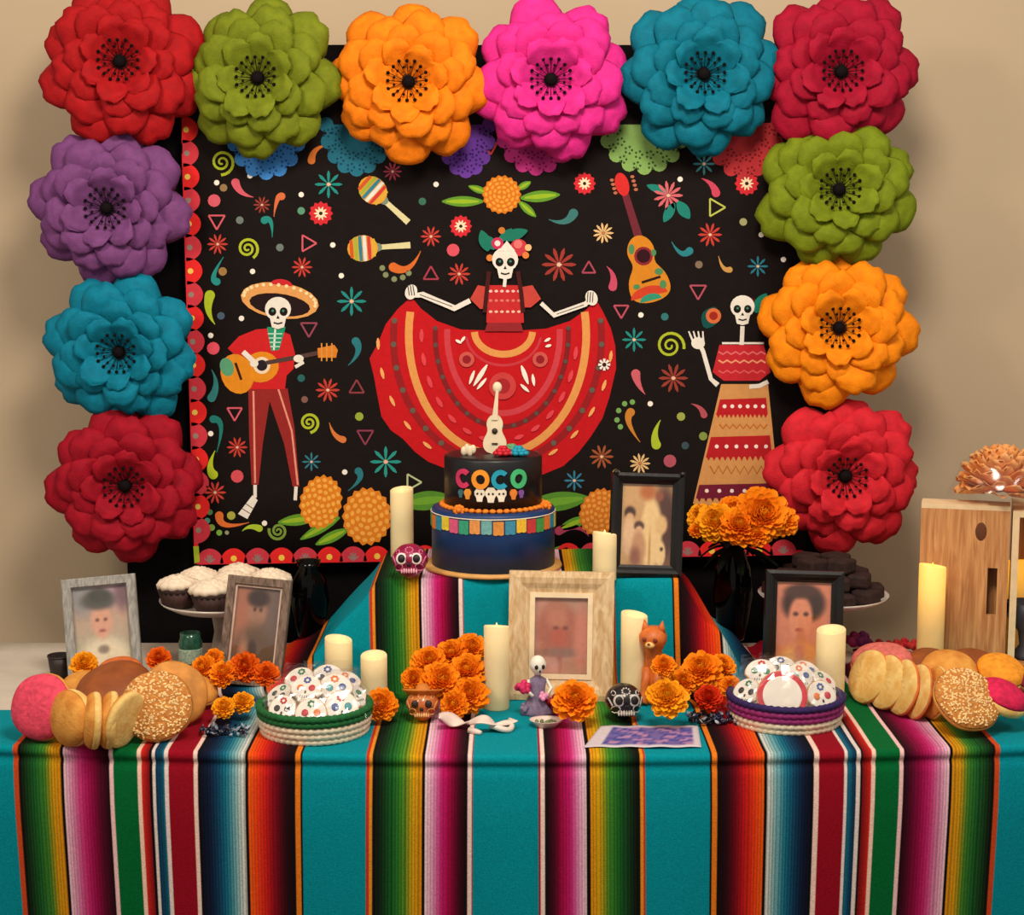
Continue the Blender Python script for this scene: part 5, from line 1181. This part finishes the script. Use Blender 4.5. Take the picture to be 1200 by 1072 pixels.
bun('orange-sugared bun behind the magenta one', 1174, 785, 3.29, 30, 0.46, (0.1, -0.4, 1), m_orsug, m_pale, 'plain', 30, GR, lift=False)
for i, (x, y, Y, r, lab) in enumerate(((1090, 776, 3.42, 30, 'brown baked bun at the foot of the glowing candle'), (1138, 778, 3.42, 33, 'brown baked bun in front of the slotted crate panel'))): bun(lab, x, y, Y, r, 0.45, (0, -0.2, 1), m_brown, m_gold, 'plain', 31 + i, GR)
bun('dark red bun at the end of the bread heap', 1212, 795, 3.28, 26, 0.42, (0.1, -0.3, 1), mat('wine_crust', (120, 12, 36), 0.8, 0.2, 90, 0.5, 160), m_brown, 'plain', 40, GR)

# ================================================================== baskets of wrapped cookies
m_straw = mat('straw_white', (222, 206, 178), 0.8, 0.15, 120, 0.4, 300); m_green = mat('straw_green', (16, 96, 44), 0.8, 0.2, 120, 0.4, 300); m_purp = mat('straw_magenta', (140, 36, 104), 0.8, 0.2, 120, 0.4, 300); m_nav = mat('straw_navy', (44, 24, 84), 0.8, 0.2, 120, 0.4, 300); m_film = clear_mat('cellophane', 0.11, 0.18)
def basket(label, px, pyb, rpx, coils):
    b = T(px, pyb, ZC); k = ppm(b.y); R = rpx / k; o = thing('woven_basket', label, 'basket', (b.x, b.y + R * 0.86, ZC))
    k = ppm(b.y + R); R = rpx / k
    MB().lathe([(0, 0.0), (R * 0.84, 0.0), (R * 0.86, 0.004), (0, 0.005)], 40).build('basket_base', m_straw, o)
    n = len(coils); hh = 0.0112
    for j, m in enumerate(coils):
        rad = R * (0.90 + 0.10 * ((j + 0.5) / n) ** 0.7); N = 200
        pts = [(rad * math.cos(2 * PI * i / N), rad * math.sin(2 * PI * i / N), hh * (j + 0.5)) for i in range(N)]
        rr = [0.0066 * (1 + 0.13 * math.sin(2 * PI * i / N * 50 + j * 1.6)) for i in range(N)]
        MB().tube(pts, rr, 8, closed=True).build('coil', m, o)
    return o, R, hh * n
ick = {'red': mat('icing_red', (206, 30, 50), 0.5), 'green': mat('icing_green', (30, 120, 80), 0.5), 'blue': mat('icing_blue', (60, 90, 160), 0.5), 'orange': mat('icing_orange', (236, 130, 60), 0.5), 'black': mat('icing_black', (40, 26, 26), 0.5), 'teal': mat('icing_teal', (60, 160, 170), 0.5)}
m_cookie = mat('cookie_icing', (240, 232, 220), 0.4, 0.03); m_dough = mat('cookie_dough', (206, 160, 100), 0.7)
def skull_outline(s_):
    pts = []
    for i in range(36):
        a = 2 * PI * i / 36; x, z = math.cos(a), math.sin(a)
        if z < -0.1: x *= 1 - 0.38 * sm(0.1, 0.7, -z)
        pts.append((x * s_ * 0.92, z * s_))
    return pts
def cookie(label, group, ctr, r, axis, seed, ring=None, skullish=True, eyes=None, dot='red'):
    q = Vector(axis).normalized().to_track_quat('Z', 'Y'); rnd = random.Random(seed)
    o = thing('iced_cookie', label, 'cookie', ctr, q.to_euler(), group)
    pts = skull_outline(r) if skullish else [(r * math.cos(2 * PI * i / 36), r * math.sin(2 * PI * i / 36)) for i in range(36)]
    n = 36
    def slab(sc, z0, z1, m, name): 
        mb = MB(); mb.add([(x * sc, y * sc, z0) for x, y in pts] + [(x * sc, y * sc, z1) for x, y in pts] + [(x * sc * 0.94, y * sc * 0.94, z1 + 0.001) for x, y in pts], [tuple(range(n - 1, -1, -1))] + [(i, (i + 1) % n, (i + 1) % n + n, i + n) for i in range(n)] + [(i + n, (i + 1) % n + n, (i + 1) % n + 2 * n, i + 2 * n) for i in range(n)] + [tuple(range(2 * n, 3 * n))]); return mb.build(name, m, o, smooth=False)
    slab(1.0, -0.004, 0.001, m_dough, 'biscuit')
    if ring:
        slab(0.97, 0.001, 0.003, ring, 'icing_rim'); slab(0.76, 0.004, 0.0052, m_cookie, 'icing')
        z = 0.0068
    else: slab(0.95, 0.001, 0.003, m_cookie, 'icing'); z = 0.0045
    keys = list(ick)
    if skullish:
        for d in (-1, 1): MB().ball((d * r * 0.34, r * 0.08, z), (r * 0.2, r * 0.22, 0.0014), 10, 6).build('icing_eye', ick[eyes[0 if d < 0 else 1]], o)
        MB().ball((0, -r * 0.22, z), (r * 0.07, r * 0.11, 0.0012), 8, 6).build('icing_nose', ick['black'], o)
        m = MB(); [m.ball(((q_ - 2) * r * 0.13, -r * 0.52, z), (r * 0.025, r * 0.11, 0.001), 6, 4) for q_ in range(5)]; m.build('icing_teeth', ick['black'], o)
    m = MB()
    for q_ in range(7 if skullish else 0):
        a = 2 * PI * q_ / 7; m.ball((r * 0.16 * math.cos(a), r * (0.60 if skullish else 0.0) + r * 0.16 * math.sin(a), z), (r * 0.075, r * 0.075, 0.0013), 8, 6)
    if skullish: m.build('icing_dots', ick[dot], o)
    # crumpled clear wrapper
    P = []
    for j in range(9):
        row = []
        for i in range(9):
            x, y = (i / 4 - 1), (j / 4 - 1); e = max(abs(x), abs(y))
            row.append((x * r * 1.22 + rnd.uniform(-1, 1) * 0.0015, y * r * 1.22 + rnd.uniform(-1, 1) * 0.0015, 0.010 - 0.007 * e ** 2 + rnd.uniform(-0.0016, 0.0022)))
        P.append(row)
    MB().grid(P).build('wrapper', m_film, o, smooth=False)
    return o
COMBOS = [('black', 'black', 'red'), ('red', 'orange', 'green'), ('blue', 'teal', 'red'), ('black', 'black', 'green'), ('orange', 'red', 'blue'), ('teal', 'blue', 'orange'), ('green', 'green', 'red'), ('red', 'red', 'green'), ('black', 'black', 'blue'), ('blue', 'blue', 'orange')]
def combo(i): return COMBOS[i % 10]
def cl(e1, e2, dt, bn): return 'white iced skull cookie with ' + (e1 if e1 == e2 else e1 + ' and ' + e2) + ' eyes, ' + dt + ' dots, in ' + bn + ' basket'
bk, R, H = basket('round woven basket with a green rim, filled with wrapped cookies', 363, 872, 65, [m_straw, m_straw, m_straw, m_green, m_green])
cx, cy = bk.location.x, bk.location.y
spots = [(-0.055, -0.045, 0.052, (-0.2, -1, 0.75)), (0.0, -0.060, 0.048, (0.0, -1, 0.7)), (0.055, -0.042, 0.054, (0.25, -1, 0.7)), (-0.070, 0.015, 0.062, (-0.5, -0.6, 1)), (-0.015, -0.005, 0.080, (-0.1, -0.8, 0.9)), (0.040, 0.005, 0.078, (0.2, -0.8, 0.9)), (0.074, 0.02, 0.062, (0.6, -0.5, 1)), (-0.035, 0.050, 0.082, (-0.2, -0.7, 0.9)), (0.02, 0.055, 0.084, (0.1, -0.7, 0.9)), (0.058, 0.05, 0.078, (0.3, -0.6, 1))]
for i, (dx, dy, dz, ax) in enumerate(spots): e1, e2, dt = combo(i); cookie(cl(e1, e2, dt, 'green-rimmed'), 'cookies in the green-rimmed basket', (cx + dx, cy + dy, ZC + dz), 0.030 + 0.003 * (i % 3), ax, 60 + i, eyes=(e1, e2), dot=dt)
bk, R, H = basket('round woven basket with navy and magenta bands, filled with wrapped cookies', 929, 860, 66, [m_straw, m_straw, m_purp, m_purp, m_nav])
cx, cy = bk.location.x, bk.location.y
cookie('large round white cookie with a red icing rim in the navy-banded basket', None, (cx - 0.015, cy - 0.050, ZC + 0.062), 0.049, (-0.05, -1, 0.45), 90, ring=ick['red'], skullish=False)
spots = [(-0.078, -0.015, 0.058, (-0.6, -0.8, 0.8)), (0.062, -0.040, 0.056, (0.35, -1, 0.6)), (0.030, 0.010, 0.082, (0.2, -0.8, 0.8)), (-0.045, 0.030, 0.085, (-0.2, -0.7, 0.9)), (0.078, 0.015, 0.068, (0.6, -0.6, 0.9)), (0.0, 0.055, 0.086, (0, -0.7, 1)), (0.05, 0.055, 0.080, (0.3, -0.6, 1))]
for i, (dx, dy, dz, ax) in enumerate(spots): e1, e2, dt = combo(i + 3); cookie(cl(e1, e2, dt, 'navy-banded'), 'cookies in the navy-banded basket', (cx + dx, cy + dy, ZC + dz), 0.031 + 0.003 * (i % 2), ax, 100 + i, eyes=(e1, e2), dot=dt)

# ================================================================== dark tinsel, red garland
def tinsel(label, px, py, rxpx, cols, seed, n=60, name='tinsel_garland'):
    b = T(px, py, ZC); k = ppm(b.y); rx = rxpx / k; rnd = random.Random(seed); o = thing(name, label, 'garland', (b.x, b.y, ZC))
    for ci, col in enumerate(cols):
        mb = MB()
        for q in range(n // len(cols)):
            c = Vector((rnd.uniform(-1, 1) * rx, rnd.uniform(-0.5, 0.5) * rx * 0.6, rnd.uniform(0.002, 0.014))); d = Vector((rnd.uniform(-1, 1), rnd.uniform(-1, 1), rnd.uniform(0, 0.8))).normalized(); s_ = d.orthogonal().normalized(); L_ = rnd.uniform(0.008, 0.018)
            mb.grid([[c + d * (L_ * t) - s_ * 0.0035 * math.sin(PI * (0.1 + 0.85 * t)), c + d * (L_ * t) + Vector((0, 0, 0.001)), c + d * (L_ * t) + s_ * 0.0035 * math.sin(PI * (0.1 + 0.85 * t))] for t in (0, 0.33, 0.66, 1)], 0.0004)
        e = mb.build('tinsel_strands', mat('tinsel_' + str(seed) + str(ci), col, 0.35, 0.2, spec=0.6), o); e['kind'] = 'stuff'
    return o
tinsel('blue black and silver tinsel tuft before the navy-banded basket', 842, 848, 34, [(20, 24, 50), (24, 20, 28), (40, 60, 110), (180, 186, 200)], 1, 110)
tinsel('dark blue and silver tinsel tuft below the yellow marigolds', 262, 862, 28, [(16, 18, 34), (24, 34, 60), (150, 160, 176)], 2, 70)
b0 = T(1000, 768, ZC); b1 = T(1080, 764, ZC)
o = thing('red_garland', 'red and purple flower garland on the table beneath the brownie plate', 'garland', (b0 + b1) / 2)
rnd = random.Random(9); rel = b1 - b0
MB().tube([-rel / 2 + rel * (q / 12) + Vector((0, 0.01 * math.sin(q), 0.012)) for q in range(13)], 0.003, 6).build('cord', mat('garland_cord', (90, 20, 30), 0.8), o)
for q in range(9):
    c = -rel / 2 + rel * (q / 8) + Vector((0, rnd.uniform(-0.01, 0.01), 0.016 + (0.016 if q < 2 else 0)))
    posy(c, 0.017 + (0.006 if q < 2 else 0), mat('garland_bloom', [(150, 36, 96), (120, 40, 110), (196, 30, 44), (206, 50, 50)][min(q, 3) if q < 3 else 2 + q % 2], 0.7, 0.2, 200), 8, o, 'garland_bloom')

# ================================================================== wooden crates
m_crate = wood_mat('crate_pine', (176, 116, 68), (216, 160, 104), (40, 40, 3.0), 0.6, 0.25); m_knot = mat('wood_knot', (96, 52, 26), 0.6); m_edge = mat('pine_end_grain', (232, 204, 160), 0.7, 0.08)
CYf = 3.62
pA, pB = W(1081, 600, CYf), W(1182, 600, CYf)
zt = W(1081, 597, CYf).z; bw_ = pB.x - pA.x
cr = thing('wooden_crate', 'upright pine crate with a slotted hand hole and dark knot', 'crate', ((pA.x + pB.x) / 2, CYf, ZC), (0, 0, -0.262))
hh = zt - ZC; th = 0.014
sx = W(1161, 690, CYf).x - cr.location.x; s0 = W(1161, 719, CYf).z - ZC; s1 = W(1161, 664, CYf).z - ZC; sw = 5.5 / ppm(CYf)
# front panel with a real slot: outer ring of boxes round the opening
fp = MB(); x0, x1 = -bw_ / 2, bw_ / 2
fp.box(((x0 + sx - sw) / 2, th / 2, hh / 2), (sx - sw - x0, th, hh)); fp.box(((sx + sw + x1) / 2, th / 2, hh / 2), (x1 - sx - sw, th, hh))
fp.box((sx, th / 2, s0 / 2), (2 * sw, th, s0)); fp.box((sx, th / 2, (s1 + hh) / 2), (2 * sw, th, hh - s1)); fp.build('front_panel', m_crate, cr, smooth=False)
D = 0.055
MB().box((x0 + th / 2, th + D / 2, hh / 2), (th, D, hh)).build('side_panel', m_crate, cr, smooth=False); MB().box((x1 - th / 2, th + D / 2, hh / 2), (th, D, hh)).build('side_panel', m_crate, cr, smooth=False)
MB().box((0, th + D - th / 2, hh / 2), (bw_ - 2 * th, th, hh)).build('back_panel', m_crate, cr, smooth=False)
MB().box((0, D / 2 + th / 2, hh + 0.005), (bw_, D + th, 0.010)).build('top_board', m_edge, cr, smooth=False)
kn = W(1149, 622, CYf); MB().ball((kn.x - cr.location.x, 0.0, kn.z - ZC), (6.5 / ppm(CYf), 0.0012, 11 / ppm(CYf)), 16, 8).build('knot', m_knot, cr)
# open crate beside it
zt2 = W(1185, 606, CYf - 0.03).z; wO = 0.30
c2 = thing('open_crate', 'open-fronted pine crate holding small offerings beside the slotted crate', 'crate', (pB.x - 0.004 + wO / 2, CYf - 0.068, ZC), (0, 0, -0.27)); h2_ = zt2 - ZC
for sx_ in (-1, 1): MB().box((sx_ * (wO / 2 - 0.007), 0.12, h2_ / 2), (0.014, 0.24, h2_)).build('side_panel', m_edge, c2, smooth=False)
MB().box((0, 0.12, h2_ + 0.006), (wO, 0.24, 0.012)).build('top_board', m_edge, c2, smooth=False); MB().box((0, 0.233, h2_ / 2), (wO - 0.028, 0.014, h2_)).build('back_panel', m_crate, c2, smooth=False); MB().box((0, 0.11, 0.006), (wO - 0.028, 0.22, 0.012)).build('bottom_board', m_crate, c2, smooth=False)
ox = pB.x + 0.05
candle(ox + 0.005, CYf + 0.13, ZC + 0.012, 0.026, 0.20, 'glowing candle inside the open crate', True)
vj = thing('grey_bowl', 'dark grey footed bowl inside the open crate', 'bowl', (ox + 0.01, CYf + 0.045, ZC + 0.012))
MB().lathe([(0, 0), (0.028, 0), (0.026, 0.01), (0.012, 0.03), (0.016, 0.06), (0.040, 0.09), (0.044, 0.125), (0.040, 0.125), (0.034, 0.095), (0, 0.075)], 28).build('bowl_body', mat('grey_clay', (66, 70, 82), 0.5), vj)
# orange wrapped tissue flower on top
zc_ = zt2 + 0.012
zc_ = max(zt + 0.011, zt2 + 0.013)
tw = thing('tissue_flower', 'pale orange ruffled tissue flower in clear wrap on top of the crate', 'paper flower', (W(1178, 590, CYf).x, CYf + 0.04, zc_ + 0.001))
m_tis = mat('orange_tissue', (244, 186, 120), 0.7, 0.2, 50, 0.4, 120, col2=(228, 136, 60)); rnd = random.Random(77)
TR = 0.100
for q in range(54):
    t = (q + 0.5) / 54; el = PI / 2 * (1 - t) * 1.0; az = q * 2.39996; d = Vector((math.cos(el) * math.cos(az), math.cos(el) * math.sin(az), math.sin(el) * 1.05)); s_ = Vector((-math.sin(az), math.cos(az), 0)); up = d.cross(s_)
    w_ = 0.026 + 0.012 * t; P = []
    for j in range(6):
        uu = j / 5; row = []
        for i in range(7):
            v = i / 3 - 1; mid = d * (TR * (0.35 + 0.62 * uu)) + Vector((0, 0, 0.022)); row.append(mid + s_ * (w_ * v * (0.45 + 0.55 * math.sin(PI * min(1, 0.2 + 0.6 * uu)))) + up * (-0.010 * (1 - v * v) + 0.006 * math.sin(6 * v + q) * uu) + d * (-0.012 * v * v * uu + 0.003 * math.sin(9 * v + q) * uu))
        P.append(row)
    MB().grid(P, 0.0006).build('ruffle', m_tis, tw)
P = []
for j in range(13):
    el = PI / 2 * (1 - j / 12) ; row = []
    for i in range(25):
        az = 2 * PI * i / 24; k3 = 1.04 + (0.05 * math.sin(5 * az + j) + rnd.uniform(-0.03, 0.03) if 0 < j else 0); row.append((TR * k3 * math.cos(el) * math.cos(az), TR * k3 * math.cos(el) * math.sin(az), 0.012 + TR * 1.0 * k3 * math.sin(el)))
    P.append(row)
MB().grid(P).build('wrapper', clear_mat('soft_film', 0.07, 0.16), tw)
